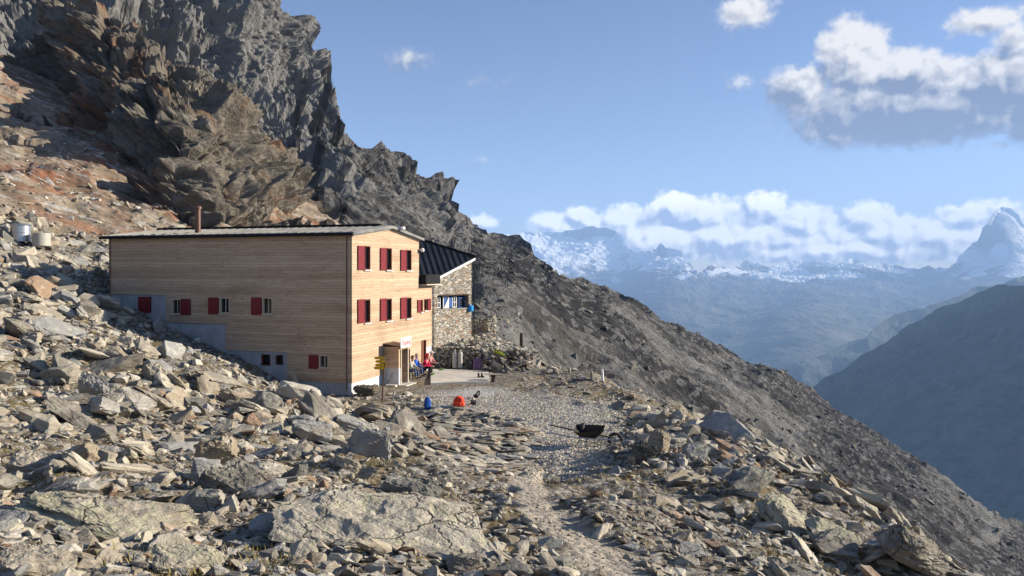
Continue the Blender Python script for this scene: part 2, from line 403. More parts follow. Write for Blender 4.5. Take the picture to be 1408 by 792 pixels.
def snow_mountain_material():
    m_, N, b = newmat('snow_mountain')
    geo = N.add('ShaderNodeNewGeometry'); pos = geo.outputs['Position']
    z = N.add('ShaderNodeSeparateXYZ', {0: pos}).outputs[2]; nz = N.add('ShaderNodeSeparateXYZ', {0: geo.outputs['Normal']}).outputs[2]
    n = N.noise(pos, .0011, 9, .66); n2 = N.noise(pos, .0017, 8, .62)
    rock = N.mix(N.mr(n2, .4, .6), (.055, .052, .05), (.13, .12, .11))
    veg = N.mix(N.mr(n, .4, .6), (.05, .06, .035), (.14, .13, .09))
    col = N.mix(N.mr(z, -900, -250), veg, rock)
    hh = N.m('ADD', N.m('ADD', z, N.m('MULTIPLY', N.m('SUBTRACT', n, .5), 1500)), N.m('MULTIPLY', N.m('SUBTRACT', n2, .5), 900))
    sn = N.m('MULTIPLY', N.mr(hh, -120, 80), N.mr(N.m('ADD', nz, N.m('MULTIPLY', N.m('SUBTRACT', n2, .5), .4)), .30, .48))
    at = N.add('ShaderNodeAttribute', attribute_name='snow').outputs['Fac']
    sn = N.m('MAXIMUM', N.m('MULTIPLY', sn, N.m('MINIMUM', N.m('MULTIPLY', at, 2.0), 1.0)), N.mr(N.m('ADD', at, N.m('MULTIPLY', N.m('SUBTRACT', n2, .5), .6)), .66, .76))
    col = N.mix(sn, col, (.86, .87, .88))
    fin(N, b, col, .8, n2, 120, .8)
    return m_
M['snow_mtn'] = snow_mountain_material()

def wood_material(name, c0, c1, dark, axis=0, row=.155):
    """horizontal larch boards; object space, axis = direction of the boards"""
    m_, N, b = newmat(name)
    oc = N.add('ShaderNodeTexCoord').outputs['Object']
    s = N.add('ShaderNodeSeparateXYZ', {0: oc}); u = N.m('ADD', s.outputs[0], s.outputs[1]); z = s.outputs[2]
    zr = N.m('DIVIDE', z, row); ri = N.m('FLOOR', zr); fr = N.m('SUBTRACT', zr, ri)
    wn = N.add('ShaderNodeTexWhiteNoise', {'W': ri}, noise_dimensions='1D').outputs[0]
    ub = N.m('ADD', N.m('DIVIDE', u, 4.0), N.m('MULTIPLY', wn, 7.0)); ui = N.m('FLOOR', ub); fu = N.m('SUBTRACT', ub, ui)
    w2 = N.add('ShaderNodeTexWhiteNoise', {'Vector': N.add('ShaderNodeCombineXYZ', {0: ui, 1: ri, 2: 0.0}).outputs[0]}, noise_dimensions='2D').outputs[0]
    gv = N.add('ShaderNodeCombineXYZ', {0: u, 1: N.m('MULTIPLY', w2, 31.0), 2: N.m('MULTIPLY', z, 14.0)}).outputs[0]
    grain = N.noise(gv, 1.1, 6, .65, .3)
    col = N.mix(N.m('ADD', N.m('MULTIPLY', w2, .35), N.m('MULTIPLY', wn, .65)), c0, c1)
    col = N.mix(N.mr(grain, .4, .75, 0, .55), col, dark)
    wave = N.noise(N.add('ShaderNodeCombineXYZ', {0: N.m('MULTIPLY', u, .25), 1: 0.0, 2: z}).outputs[0], .8, 4, .6)
    col = N.mix(N.mr(wave, .5, .72, 0, .4), col, tuple(x*.6 for x in dark))
    kv = N.add('ShaderNodeCombineXYZ', {0: N.m('MULTIPLY', u, 2.6), 1: 0.0, 2: N.m('MULTIPLY', z, 6.45)}).outputs[0]
    kn = N.add('ShaderNodeTexVoronoi', {'Vector': kv, 'Scale': 1.0})
    kr = N.add('ShaderNodeSeparateColor', {0: kn.outputs['Color']}).outputs[0]
    knot = N.m('MULTIPLY', N.mr(kn.outputs['Distance'], .10, .2, 1, 0), N.mr(kr, .55, .6))
    col = N.mix(N.m('MULTIPLY', knot, .75), col, tuple(x*.3 for x in dark))
    gap = N.m('MAXIMUM', N.mr(fr, .0, .07, 1, 0), N.mr(fu, .0, .004, 1, 0))
    col = N.mix(N.m('MULTIPLY', gap, .7), col, tuple(x*.25 for x in dark))
    h = N.m('SUBTRACT', N.m('MULTIPLY', grain, .15), gap)
    fin(N, b, col, .75, h, .012, .8)
    return m_
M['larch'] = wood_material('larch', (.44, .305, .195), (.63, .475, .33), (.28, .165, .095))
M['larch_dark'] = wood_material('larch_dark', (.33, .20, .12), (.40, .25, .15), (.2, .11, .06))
def stone_wall_material(name, sc=3.2, tint=1.0):
    m_, N, b = newmat(name)
    oc = N.add('ShaderNodeTexCoord').outputs['Object']
    p = N.v('ADD', N.mapping(oc, (1, 1, 2.0)), N.v('SCALE', N.noise(oc, 2.5, 3, .5, out=1), scale=.25))
    vc = N.add('ShaderNodeTexVoronoi', {'Vector': p, 'Scale': sc, 'Randomness': .9}); ve = N.add('ShaderNodeTexVoronoi', {'Vector': p, 'Scale': sc, 'Randomness': .9}, feature='DISTANCE_TO_EDGE')
    r_ = N.add('ShaderNodeSeparateColor', {0: vc.outputs['Color']})
    ramp = N.add('ShaderNodeValToRGB', {0: r_.outputs[0]}); cr = ramp.color_ramp; cr.interpolation = 'CONSTANT'
    cols = [(0, (.33, .29, .23)), (.2, (.46, .42, .35)), (.4, (.26, .235, .20)), (.55, (.55, .50, .42)), (.7, (.42, .30, .20)), (.78, (.38, .36, .32)), (.9, (.30, .19, .13))]
    while len(cr.elements) < len(cols): cr.elements.new(.5)
    for e, (t, c) in zip(cr.elements, cols): e.position = t; e.color = tuple(x*tint for x in c)+(1,)
    col = N.mix(N.mr(N.noise(oc, 14, 5, .65), .35, .7, 0, .5), ramp.outputs[0], (.2*tint, .175*tint, .14*tint))
    mort = N.mr(ve.outputs['Distance'], .02, .09, 1, 0)
    col = N.mix(N.m('MULTIPLY', mort, .75), col, (.13, .115, .09))
    h = N.m('SUBTRACT', N.m('MULTIPLY', N.noise(oc, 9, 5, .6), .4), mort)
    h = N.m('ADD', h, N.m('MULTIPLY', r_.outputs[1], .5))
    fin(N, b, col, .9, h, .05, .9)
    return m_
M['masonry'] = stone_wall_material('masonry', 3.4, 1.15)
def concrete_material(name, col):
    m_, N, b = newmat(name)
    oc = N.add('ShaderNodeTexCoord').outputs['Object']
    n = N.noise(oc, 1.1, 7, .62); s = N.noise(N.mapping(oc, (3, 3, .35)), 1.6, 5, .6); f = N.noise(oc, 30, 3, .6)
    c = N.mix(N.mr(n, .35, .7), tuple(x*.82 for x in col), tuple(min(1, x*1.1) for x in col))
    c = N.mix(N.mr(s, .52, .75, 0, .45), c, tuple(x*.6 for x in col))
    sx = N.add('ShaderNodeSeparateXYZ', {0: oc}); u = N.m('ADD', sx.outputs[0], sx.outputs[1])
    fu = N.m('FRACT', N.m('DIVIDE', u, 1.35)); j = N.mr(N.m('ABSOLUTE', N.m('SUBTRACT', fu, .5)), .0, .012, 1, 0)
    c = N.mix(N.m('MULTIPLY', j, .35), c, tuple(x*.5 for x in col))
    fin(N, b, c, .85, f, .006, .5)
    return m_
M['concrete'] = concrete_material('concrete', (.40, .41, .42))
M['plaster'] = concrete_material('plaster', (.62, .63, .64))
M['terrace'] = concrete_material('terrace', (.60, .565, .49))
def metal_roof_material(name, col, rough):
    m_, N, b = newmat(name)
    oc = N.add('ShaderNodeTexCoord').outputs['Object']
    n = N.noise(oc, .8, 6, .6); c = N.mix(N.mr(n, .35, .7), tuple(x*.75 for x in col), tuple(x*1.25 for x in col))
    fin(N, b, c, N.mr(n, .3, .7, rough, rough+.2), n, .01, .3, .35)
    return m_
M['roof_grey'] = metal_roof_material('roof_grey', (.20, .195, .185), .45)
M['roof_dark'] = metal_roof_material('roof_dark', (.035, .04, .05), .42)
M['black'] = plain('black_metal', (.010, .010, .011), .85)
M['red'] = plain('red_shutter_paint', (.19, .018, .022), .5, var=.15)
M['white'] = plain('white_paint', (.78, .77, .74), .55, var=.06)
M['whitewood'] = plain('pale_trim', (.60, .50, .36), .6, var=.12)
M['brown'] = plain('brown_door', (.15, .055, .03), .6, var=.25)
M['steel'] = plain('brushed_steel', (.45, .46, .47), .35, .8, .1)
M['beige'] = plain('beige_plastic', (.42, .40, .34), .5, var=.1)
M['gaswhite'] = plain('cylinder_grey', (.46, .45, .40), .45, var=.12)
M['rust'] = plain('rusty_flue', (.13, .075, .055), .5, .5, .3)
M['yellow'] = plain('yellow_sign', (.78, .43, .01), .5, var=.08)
M['blue'] = plain('blue_fabric', (.03, .12, .42), .8, var=.3, scale=14)
M['royal'] = plain('blue_shirt', (.015, .11, .60), .85, var=.2, scale=14)
M['bluepaint'] = plain('blue_paint', (.02, .10, .33), .5)
M['cyan'] = plain('blue_plastic', (.03, .32, .75), .5)
M['redbag'] = plain('red_fabric', (.72, .06, .02), .75, var=.25, scale=14)
M['pinkred'] = plain('crimson_jacket', (.70, .02, .10), .8, var=.25, scale=14)
M['redhair'] = plain('red_hood', (.68, .03, .03), .8)
M['greyshirt'] = plain('grey_shirt', (.42, .42, .40), .9, var=.15, scale=14)
M['pale_pink'] = plain('faded_red_shirt', (.50, .22, .20), .9, var=.2, scale=14)
M['jeans'] = plain('jeans', (.07, .10, .19), .9, var=.25, scale=14)
M['darkcloth'] = plain('black_trousers', (.018, .018, .022), .9)
M['skin'] = plain('skin', (.55, .33, .24), .6, var=.08)
M['hair'] = plain('dark_hair', (.03, .02, .015), .7)
M['greyhair'] = plain('grey_hair', (.35, .33, .30), .8)
M['hat'] = plain('white_hat', (.75, .74, .70), .8)
M['green'] = plain('green_shoe', (.16, .42, .10), .7)
M['boot'] = plain('dark_boot', (.03, .028, .03), .7)
M['purple'] = plain('purple_cloth', (.22, .13, .22), .85, var=.3, scale=10)
M['ironold'] = plain('old_iron', (.085, .075, .068), .6, .4, .4, 7)
M['weather'] = plain('weathered_wood', (.30, .27, .22), .85, var=.3, scale=9, bump=.01)
M['darkwood'] = plain('dark_wood', (.06, .045, .035), .85, var=.3, scale=9, bump=.01)
M['lime'] = plain('lime_plant', (.40, .48, .05), .9, var=.3)
M['dryg'] = plain('dry_grass', (.24, .19, .075), .9, var=.4)
def glass_mat():
    m_, N, b = newmat('window_glass')
    fin(N, b, (.012, .015, .02), .06); b.inputs['Specular IOR Level'].default_value = .6
    return m_
M['glass'] = glass_mat()
def text_mat():
    m_, N, b = newmat('red_lettering'); fin(N, b, (.45, .02, .02), .6); return m_
M['redtext'] = text_mat()

# ------------------------------------------------------------------ ground heightfield
G = []      # X, Y, Z control points
def gp(px, py, D): v = P(px, py, D); G.append((v.x, v.y, v.z))
for a in [(700,792,6),(700,900,4),(350,792,5.5),(0,792,5),(1000,792,8),(1330,792,12),(100,650,9),(350,650,12),(600,650,15),(735,689,12),(770,720,9),(100,550,18),
          (100,450,30),(100,400,40),(250,480,27),(350,560,22),(420,555,30),(600,560,36),(850,560,36),(700,640,22),(740,600,27.5),(1000,600,30),(920,548,40),(830,520,48),
          (550,575,33),(820,600,29),(720,500,52),
          (700,475,60),(660,462,61),(1100,640,25),(1180,690,20),(1250,735,16),(900,660,18),(1000,690,15),(850,700,11.5),(1150,780,12),
          (20,330,53),(0,360,47),(130,388,45),(100,312,65),(0,250,80),(150,300,75),(0,165,125),(80,175,127),(150,198,122),(200,235,112),(260,303,98),(-300,200,90),(-300,420,30),(-300,60,150),(-300,700,8)]:
    gp(*a)
for a in [(0,0,-1.65),(-3,0,-1.3),(3,0,-2.1),(0,-8,-.8),(-10,0,.2),(8,0,-4.2),(-25,5,4.0),(14,5,-9),(0,3,-1.9),
          (-5.9,43.5,-6.42),(-3.5,47,-6.42),(-1,47,-6.42),(-1.5,42,-6.42),(-7,40,-6.4),(3,42,-6.5),(-5,50,-6.42),(-3,52.5,-6.3),(-1,52.5,-5.9),(-7.9,38.2,-6.4),
          (13,20,-10.8),(13,30,-12),(20,20,-18.5),(20,40,-20),(36,25,-36),(60,60,-54),(12,14,-9.5),(24,8,-26),(13,45,-13),(10,60,-14),(4,66,-11),(25,70,-30),(0,75,-9.8),(0,120,-15),(40,120,-42),
          (80,120,-66),(-4,66,-6.5),(-14,62,-3),(-10,60,-4.4),(-25,62,.5),(-30,75,2),(-20,100,-1),(-40,110,6),(-55,160,22),(-30,160,3),(0,165,-14),(60,165,-50),(-95,165,38),(120,160,-85),(80,30,-66),(-60,40,22),(-60,15,20),(-120,130,60)]:
    G.append(a)
# ground line along the shaded long wall of the hut (pixels read off the photograph, 0.4 m in front of the wall)
CX, CY, TH = -8.17, 39.5, R(17.5)
EX = Vector((math.cos(TH), -math.sin(TH), 0)); EY = Vector((math.sin(TH), math.cos(TH), 0)); BASE = -6.42
C0 = Vector((CX, CY, BASE))
def W(x, y, z=0.0): return C0 + EX*x + EY*y + Vector((0, 0, z))     # hut frame to world
def front_x(px, y=0.0):
    k = (px-704)/F; o = C0 + EY*y; return (k*o.y - o.x)/(EX.x - k*EX.y)
def side_y(px, x=0.0):
    k = (px-704)/F; o = C0 + EX*x; return (k*o.y - o.x)/(EY.x - k*EY.y)
def front_z(px, py, y=0.0):
    p_ = W(front_x(px, y), y); return (370-py)/F*p_.y - BASE
def side_z(px, py, x=0.0):
    p_ = W(x, side_y(px, x)); return (370-py)/F*p_.y - BASE
for px, py in [(152,412),(190,420),(230,442),(270,462),(310,480),(350,497),(395,512),(440,532)]:
    x = front_x(px); p_ = W(x, -.5, front_z(px, py)-.30); G.append(tuple(p_))
    p_ = W(x, 4.0, front_z(px, py)); G.append(tuple(p_))
G = np.array(G)
Hrbf = RBF(G[:, :2], G[:, 2], 1.2, smooth=.12)

def poly_mask(pts, X, Y, soft):
    """signed softness inside a polygon on the ground plane"""
    pts = np.array(pts); inside = np.zeros(len(X), bool); dmin = np.full(len(X), 1e9)
    for i in range(len(pts)):
        x0, y0 = pts[i-1]; x1, y1 = pts[i]
        c = ((y0 > Y) != (y1 > Y)) & (X < (x1-x0)*(Y-y0)/((y1-y0) if y1 != y0 else 1e-9)+x0); inside ^= c
        t = np.clip(((X-x0)*(x1-x0)+(Y-y0)*(y1-y0))/((x1-x0)**2+(y1-y0)**2), 0, 1)
        dmin = np.minimum(dmin, np.hypot(X-x0-t*(x1-x0), Y-y0-t*(y1-y0)))
    sd_ = np.where(inside, dmin, -dmin)
    return np.clip(.5+sd_/soft, 0, 1)
def base_h(X, Y): return Hrbf(np.stack([X, Y], 1))
def hit(px, py):
    """distance at which the ray of a pixel meets the smooth ground"""
    D = np.geomspace(2.5, 170, 900); x = (px-704)/F*D; z = (370-py)/F*D
    h = base_h(x, D); k = np.where(z < h)[0]
    i = k[0] if len(k) else len(D)-1
    return D[i]
def gxy(px, py): d = hit(px, py); return ((px-704)/F*d, d)
GRAVEL = [gxy(*p_) for p_ in [(590,541),(650,534),(720,538),(770,548),(845,566),(838,592),(815,625),(795,645),(745,648),(728,625),(735,600),(708,580),(650,568),(600,566)]]
PATH = [gxy(*p_) for p_ in [(736,640),(722,655),(735,690),(765,720),(805,752),(840,792)]]
def line_dist(pts, X, Y):
    d = np.full(len(X), 1e9)
    for (x0, y0), (x1, y1) in zip(pts[:-1], pts[1:]):
        t = np.clip(((X-x0)*(x1-x0)+(Y-y0)*(y1-y0))/((x1-x0)**2+(y1-y0)**2), 0, 1)
        d = np.minimum(d, np.hypot(X-x0-t*(x1-x0), Y-y0-t*(y1-y0)))
    return d
def masks(X, Y):
    pz = np.stack([X, Y, X*0], 1)
    wob = fbm(pz*.8, 4, seed=5)*.9
    gr = poly_mask(GRAVEL, X+wob, Y+wob*1.5, 1.6)
    pd = line_dist(PATH, X, Y) + fbm(pz*1.6, 3, seed=9)*.25
    pa = np.clip((.40-pd)/.25, 0, 1)
    return gr, pa
def flatmask(X, Y):     # terrace and hut: no relief
    dx = X-CX; dy = Y-CY; lx = dx*EX.x+dy*EX.y; ly = dx*EY.x+dy*EY.y
    t = np.clip(1-np.maximum(np.maximum(-.6-lx, lx-6.5), np.maximum(-1.5-ly, ly-13))/1.5, 0, 1)
    gr, pa = masks(X, Y)
    return np.maximum(np.maximum(t, gr), pa*.85)
def ground_h(X, Y):
    D = np.hypot(X, Y); z = base_h(X, Y); pz = np.stack([X, Y, z*.3], 1)
    fm = flatmask(X, Y)
    z = z + (1-fm*.93)*(fbm(pz*.35, 5, .55, seed=2)*.42*np.clip(D/12, .3, 1))
    far = np.clip((D-60)/50, 0, 1)
    z = z + far*(fbm(pz*.07, 6, .55, seed=3, ridged=True)*1.6 - .6)
    z = z + far*(facet(np.stack([X*.9-Y*.1+z*.6, Y, z*1.2-X*.2], 1)/np.array([9., 6., 3.]), 5)*.9 + facet(np.stack([X, Y, z], 1)/np.array([3., 2.4, 1.4]), 9)*.35)
    return z
ns, nd = 820, 900
s_ = np.linspace(-1.25, 1.15, ns); d_ = np.concatenate([np.linspace(-9, .55, 12), np.geomspace(.6, 175, nd-12)])
S, DD = np.meshgrid(s_, d_, indexing='ij')
halfw = np.maximum(DD, 12*(1-np.clip(DD/14, 0, 1))+DD)
X = (S*halfw).ravel(); Y = DD.ravel()
Z = ground_h(X, Y)
gr, pa = masks(X, Y)
slab = np.clip((-X-22)/8, 0, 1)*np.clip((np.hypot(X, Y)-66)/14, 0, 1)
raw_mesh('ground', np.stack([X, Y, Z], 1), grid_quads(ns, nd), M['ground'], smooth=True,
         attrs={'gravel': ('FLOAT', gr), 'path': ('FLOAT', pa), 'slab': ('FLOAT', slab)})
tag(bpy.data.objects['ground'], kind='structure')

# ------------------------------------------------------------------ big relief sheets (real depth from distance control points)
def sheet(name, x0, x1, n, m, top, bot, ctrl, amp, freq, mat, gain=.52, octv=7, ridged=True, back=(1.15, 60), seed=1, aniso=(1, 1, 1), attrs=None, warp=0.0, tpow=1.0, ribs=None, cN=60.0, kind='structure', strata=(), sw=None, facets=(), frame=None, crest=0.0, smooth=False):
    px = np.linspace(x0, x1, n); tp = np.array(top, float); bt = np.array(bot, float)
    pt = np.interp(px, tp[:, 0], tp[:, 1]); pb = np.interp(px, bt[:, 0], bt[:, 1])
    t = np.linspace(0, 1, m)**tpow
    PX, T = np.meshgrid(px, t, indexing='ij'); PY = pb[:, None] + (pt-pb)[:, None]*T
    ct = np.array(ctrl, float); r_ = RBF(ct[:, :2], np.log(ct[:, 2]), cN)
    Dm = np.exp(r_(np.stack([PX.ravel(), PY.ravel()], 1))).reshape(PX.shape)
    Pt = np.stack([(PX-704)/F*Dm, Dm, (370-PY)/F*Dm], -1)
    # back side so that the crest is a real ridge
    k = 14; last = Pt[:, -1, :]; Db = Dm[:, -1]; back_pts = []
    for j in range(1, k):
        g = (j/(k-1)); q = last.copy(); q[:, 1] += Db*(back[0]-1)*g**1.0; q[:, 2] -= back[1]*g**.8*1.0
        back_pts.append(q)
    Pt = np.concatenate([Pt, np.stack(back_pts, 1)], 1)
    # normals of the smooth sheet
    du = np.gradient(Pt, axis=0); dv = np.gradient(Pt, axis=1); nn = np.cross(du, dv); nn /= np.linalg.norm(nn, axis=-1, keepdims=True)+1e-9
    nn = nn*np.where((nn*(-Pt)).sum(-1, keepdims=True) < 0, -1, 1)
    flat = Pt.reshape(-1, 3); q = flat*np.array(aniso)*freq
    if warp: q = q + warp*np.stack([fbm(q*.5+7, 2, seed=seed+40), fbm(q*.5+19, 2, seed=seed+41), fbm(q*.5+31, 2, seed=seed+42)], 1)
    h = fbm(q, octv, gain, seed=seed, ridged=ridged)
    if ridged: h = h - .55
    h2 = fbm(q*3.1+5, max(3, octv-2), .6, seed=seed+20)
    a = amp(flat) if callable(amp) else amp
    dsp = (h + .35*h2)*a
    if ribs is not None: dsp = dsp + ribs(flat)
    for (dr, L, am) in strata:
        dr = np.array(dr, float); dr /= np.linalg.norm(dr)
        ph = flat@dr/L + fbm(flat/(L*5), 4, .6, seed=seed+60)*1.6
        cell = _h(np.floor(ph).astype(np.int64), np.zeros(len(ph), np.int64), np.zeros(len(ph), np.int64), seed+3) % 1000/1000.0
        msk = np.clip(.5+fbm(flat/(L*9)+11, 3, .5, seed=seed+70)*2.2, 0.05, 1.2)
        dsp = dsp + am*(1 if sw is None else sw(flat))*msk*((1-(ph % 1.0))*.7 + (cell-.5)*.9 - .35)
    if facets:
        Fm = np.array(frame, float); Fm /= np.linalg.norm(Fm, axis=1, keepdims=True); q = flat@Fm.T
        q = q + 2.5*np.stack([fbm(flat*.05+k_*9, 3, .5, seed=seed+90+k_) for k_ in range(3)], 1)
        for (L3, am, sd3) in facets:
            dsp = dsp + am*(1 if sw is None else sw(flat))*facet(q/np.array(L3), seed+sd3)
    fl = flat + nn.reshape(-1, 3)*np.reshape(dsp, (-1, 1))
    if crest:
        j = np.arange(Pt.shape[1]); wgt = np.clip(1-np.abs(j-(m-1))/(m*.12), 0, 1)**1.0; wgt = np.broadcast_to(wgt[None], (n, Pt.shape[1])).ravel()
        fl[:, 2] += wgt*crest*(fbm(flat*np.array([1, .15, .15])*freq*2.6+3, 6, .62, seed=seed+80, ridged=True)-.5)
    global LAST; LAST = (fl.reshape(n, Pt.shape[1], 3), PX, PY)
    at = None
    if attrs: at = attrs(PX, PY, flat, Pt.shape)
    o = raw_mesh(name, fl, grid_quads(n, Pt.shape[1]), mat, smooth=smooth, attrs=at)
    tag(o, kind=kind); return o

SKYL = [(-900,-700),(-700,-500),(-300,-300),(0,-330),(150,-280),(250,-170),(330,-62),(372,-2),(385,18),(402,42),(412,78),(428,90),(440,130),(458,150),(470,182),(500,202),(540,210),(570,236),(592,247),(612,262),(620,282),(640,299),
        (662,322),(680,330),(700,345),(720,352),(745,362),(760,375),(800,385),(850,402),(900,432),(950,462),(1000,485),(1050,508),(1100,530),(1140,560),(1180,588),(1250,624),(1300,655),(1340,690),(1380,712),(1408,727),(1480,800),(1700,930),(2100,1150)]
BOT = [(-900,420),(0,400),(450,420),(560,470),(690,500),(760,540),(830,570),(960,640),(1100,730),(1250,820),(1408,930),(1700,1150),(2100,1500)]
CT = [(-700,-500,330),(-300,-300,330),(0,-330,350),(150,-280,360),(330,-60,375),(375,0,380),(440,130,375),(540,212,385),(590,250,390),(640,300,400),(720,352,420),(800,385,430),(950,463,470),(1100,530,520),(1250,624,560),(1408,727,600),(2000,1120,700),
      (-700,400,200),(0,400,200),(0,200,225),(0,50,255),(200,60,285),(300,100,300),(300,250,240),(450,300,200),(450,220,270),(450,420,130),(560,470,100),(560,330,235),(620,330,300),(690,500,82),(700,450,115),(700,390,220),(830,570,100),(800,450,215),(760,510,120),
      (900,520,190),(960,640,120),(1000,510,400),(1000,560,240),(1100,640,240),(1100,730,140),(1100,580,400),(1250,730,250),(1250,820,165),(1408,810,300),(1408,930,170),(2000,1400,200)]
def ribs_face(p):
    # steep couloirs and buttresses on the high rock face
    q = np.stack([p[:, 0]*.018+p[:, 1]*.010, p[:, 1]*.004, p[:, 2]*.0045], 1)
    r_ = fbm(q, 3, .5, seed=61, ridged=True)
    w = np.clip((p[:, 2]-35)/60, 0, 1)
    q2 = np.stack([p[:, 0]*.055+p[:, 1]*.03, p[:, 1]*.01, p[:, 2]*.012], 1)
    f_ = p@np.array([.82, -.11, -.56]); g_ = p@np.array([.13, .99, 0]); k_ = p@np.array([.56, 0, .83])
    q3 = np.stack([f_*.0045, g_*.022, k_*.028], 1); q4 = np.stack([f_*.016, g_*.07, k_*.08], 1)
    gul = (fbm(q3, 3, .5, seed=71, ridged=True)-.3)*9 + (fbm(q4, 4, .55, seed=73, ridged=True)-.3)*3.0
    return (r_*24 + fbm(q2, 4, .55, seed=67, ridged=True)*9)*w - 6*w + gul*(1-w)*np.clip((p[:, 1]-90)/150, 0, 1)
def amp_face(p):
    z = p[:, 2]; u = np.clip((z-0)/60, 0, 1)
    return 3.0 + u*3
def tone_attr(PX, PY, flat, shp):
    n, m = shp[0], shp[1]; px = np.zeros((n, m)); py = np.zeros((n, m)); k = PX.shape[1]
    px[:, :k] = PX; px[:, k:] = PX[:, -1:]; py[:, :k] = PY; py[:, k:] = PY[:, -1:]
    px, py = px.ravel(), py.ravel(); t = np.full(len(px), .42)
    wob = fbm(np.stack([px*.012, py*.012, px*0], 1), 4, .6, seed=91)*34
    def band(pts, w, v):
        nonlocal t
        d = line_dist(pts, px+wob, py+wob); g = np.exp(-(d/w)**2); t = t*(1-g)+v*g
    t = t + .42*np.clip((260-py)/120, 0, 1)*(px < 560)  # high rock face lightened in colour, stands in for sunlight on it
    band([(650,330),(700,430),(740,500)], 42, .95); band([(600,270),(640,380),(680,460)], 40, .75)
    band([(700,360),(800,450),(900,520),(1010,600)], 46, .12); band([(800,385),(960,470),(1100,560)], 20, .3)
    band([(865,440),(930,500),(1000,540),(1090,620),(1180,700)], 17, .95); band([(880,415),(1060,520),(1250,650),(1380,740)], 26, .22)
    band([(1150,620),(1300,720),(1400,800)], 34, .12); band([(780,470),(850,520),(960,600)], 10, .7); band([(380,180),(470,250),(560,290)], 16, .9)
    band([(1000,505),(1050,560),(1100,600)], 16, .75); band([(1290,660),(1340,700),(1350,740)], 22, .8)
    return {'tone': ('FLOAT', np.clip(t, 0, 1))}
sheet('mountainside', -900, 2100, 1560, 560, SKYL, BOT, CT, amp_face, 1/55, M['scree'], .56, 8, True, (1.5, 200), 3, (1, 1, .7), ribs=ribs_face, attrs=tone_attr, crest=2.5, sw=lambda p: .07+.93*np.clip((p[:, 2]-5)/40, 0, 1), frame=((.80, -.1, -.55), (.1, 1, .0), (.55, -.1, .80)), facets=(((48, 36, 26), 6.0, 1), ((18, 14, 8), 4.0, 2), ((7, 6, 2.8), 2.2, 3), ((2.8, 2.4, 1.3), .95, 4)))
MS = LAST

BSK = [(-600,120),(-300,60),(-100,80),(0,90),(30,70),(50,45),(75,26),(100,24),(130,18),(150,24),(165,32),(185,44),(200,66),(228,80),(260,100),(290,122),(330,150),(350,172),(370,200),(385,225),(400,242),(420,262),(432,282),(446,306),(480,350),(520,400)]
BBT = [(-600,330),(-300,240),(0,185),(80,195),(150,225),(200,262),(250,330),(300,340),(450,350),(520,420)]
BC = [(-300,240,155),(-300,60,190),(0,185,130),(0,90,172),(80,195,128),(150,225,120),(200,262,110),(250,330,96),(300,340,98),(450,350,130),(75,26,165),(130,18,155),(165,32,152),(200,66,150),(260,100,148),(330,150,152),(370,200,162),(400,240,172),(446,306,182),(520,400,200),
      (60,110,160),(150,100,140),(200,150,124),(250,170,114),(240,240,106),(330,220,128),(380,270,142),(300,290,104),(100,150,140)]
sheet('rock_buttress', -600, 520, 1100, 420, BSK, BBT, BC, 2.6, 1/19, M['buttress'], .58, 7, True, (1.25, 60), 11, (.75, 1, 1.6), warp=.5, cN=25, crest=3.0, strata=(((.5, -.2, 1), 9, 1.6),), frame=((.80, -.1, -.55), (.1, 1, .0), (.55, -.1, .80)), facets=(((30, 20, 10), 4.5, 1), ((12, 9, 3.4), 2.9, 2), ((5.0, 4.2, 1.5), 1.6, 3), ((2.2, 1.8, .7), .75, 4)))

sheet('distant_spur', 560, 900, 200, 60, [(560,290),(640,300),(665,318),(690,325),(715,338),(735,352),(760,378),(900,480)], [(560,500),(900,600)],
      [(560,290,900),(760,378,950),(900,480,960),(560,500,700),(900,600,700),(700,450,760)], 12, 1/90, M['scree'], seed=23)

# ---- valley sides and high mountains
sheet('valley_side', 1000, 2400, 420, 200, [(1000,640),(1090,555),(1150,515),(1200,482),(1250,450),(1290,426),(1320,413),(1345,402),(1372,392),(1390,394),(1420,392),(1500,360),(1700,300),(2400,250)], [(1000,800),(2400,1400)],
      [(1000,640,4750),(1150,560,4400),(1290,425,4593),(1408,395,4085),(1700,300,3309),(2400,250,2300),(1000,800,3612),(1408,700,2692),(1408,850,2305),(2400,1400,1008),(1300,600,3405)], 95, 1/1400, M['far_dark'], .5, 7, True, (1.5, 1400), 31)
sheet('middle_ridge', 950, 1700, 300, 110, [(950,560),(1050,520),(1120,492),(1180,468),(1230,440),(1290,424),(1400,380),(1700,350)], [(950,760),(1700,800)],
      [(950,560,7600),(1290,424,8600),(1700,350,8800),(950,760,5800),(1700,800,5200)], 110, 1/1700, M['far_dark'], .5, 7, True, (1.4, 1400), 37)
FSK = [(200,350),(600,345),(660,338),(698,326),(712,324),(722,320),(735,322),(746,319),(760,323),(778,320),(800,321),(812,318),(832,318),(843,322),(853,330),(864,342),(878,348),(886,347),(895,341),(902,342),(908,335),(914,341),(925,346),(940,356),(950,364),(957,372),(975,370),(990,367),(1002,371),(1018,364),(1028,359),(1036,365),(1060,366),
       (1090,360),(1130,364),(1165,362),(1176,357),(1185,362),(1200,366),(1215,364),(1240,368),(1262,371),(1276,365),(1285,370),(1302,369),(1314,362),(1322,352),(1335,337),(1350,325),(1362,310),(1370,292),(1378,287),(1388,288),(1398,297),(1404,307),(1418,318),(1440,340),(1500,352),(1700,350),(2600,340)]
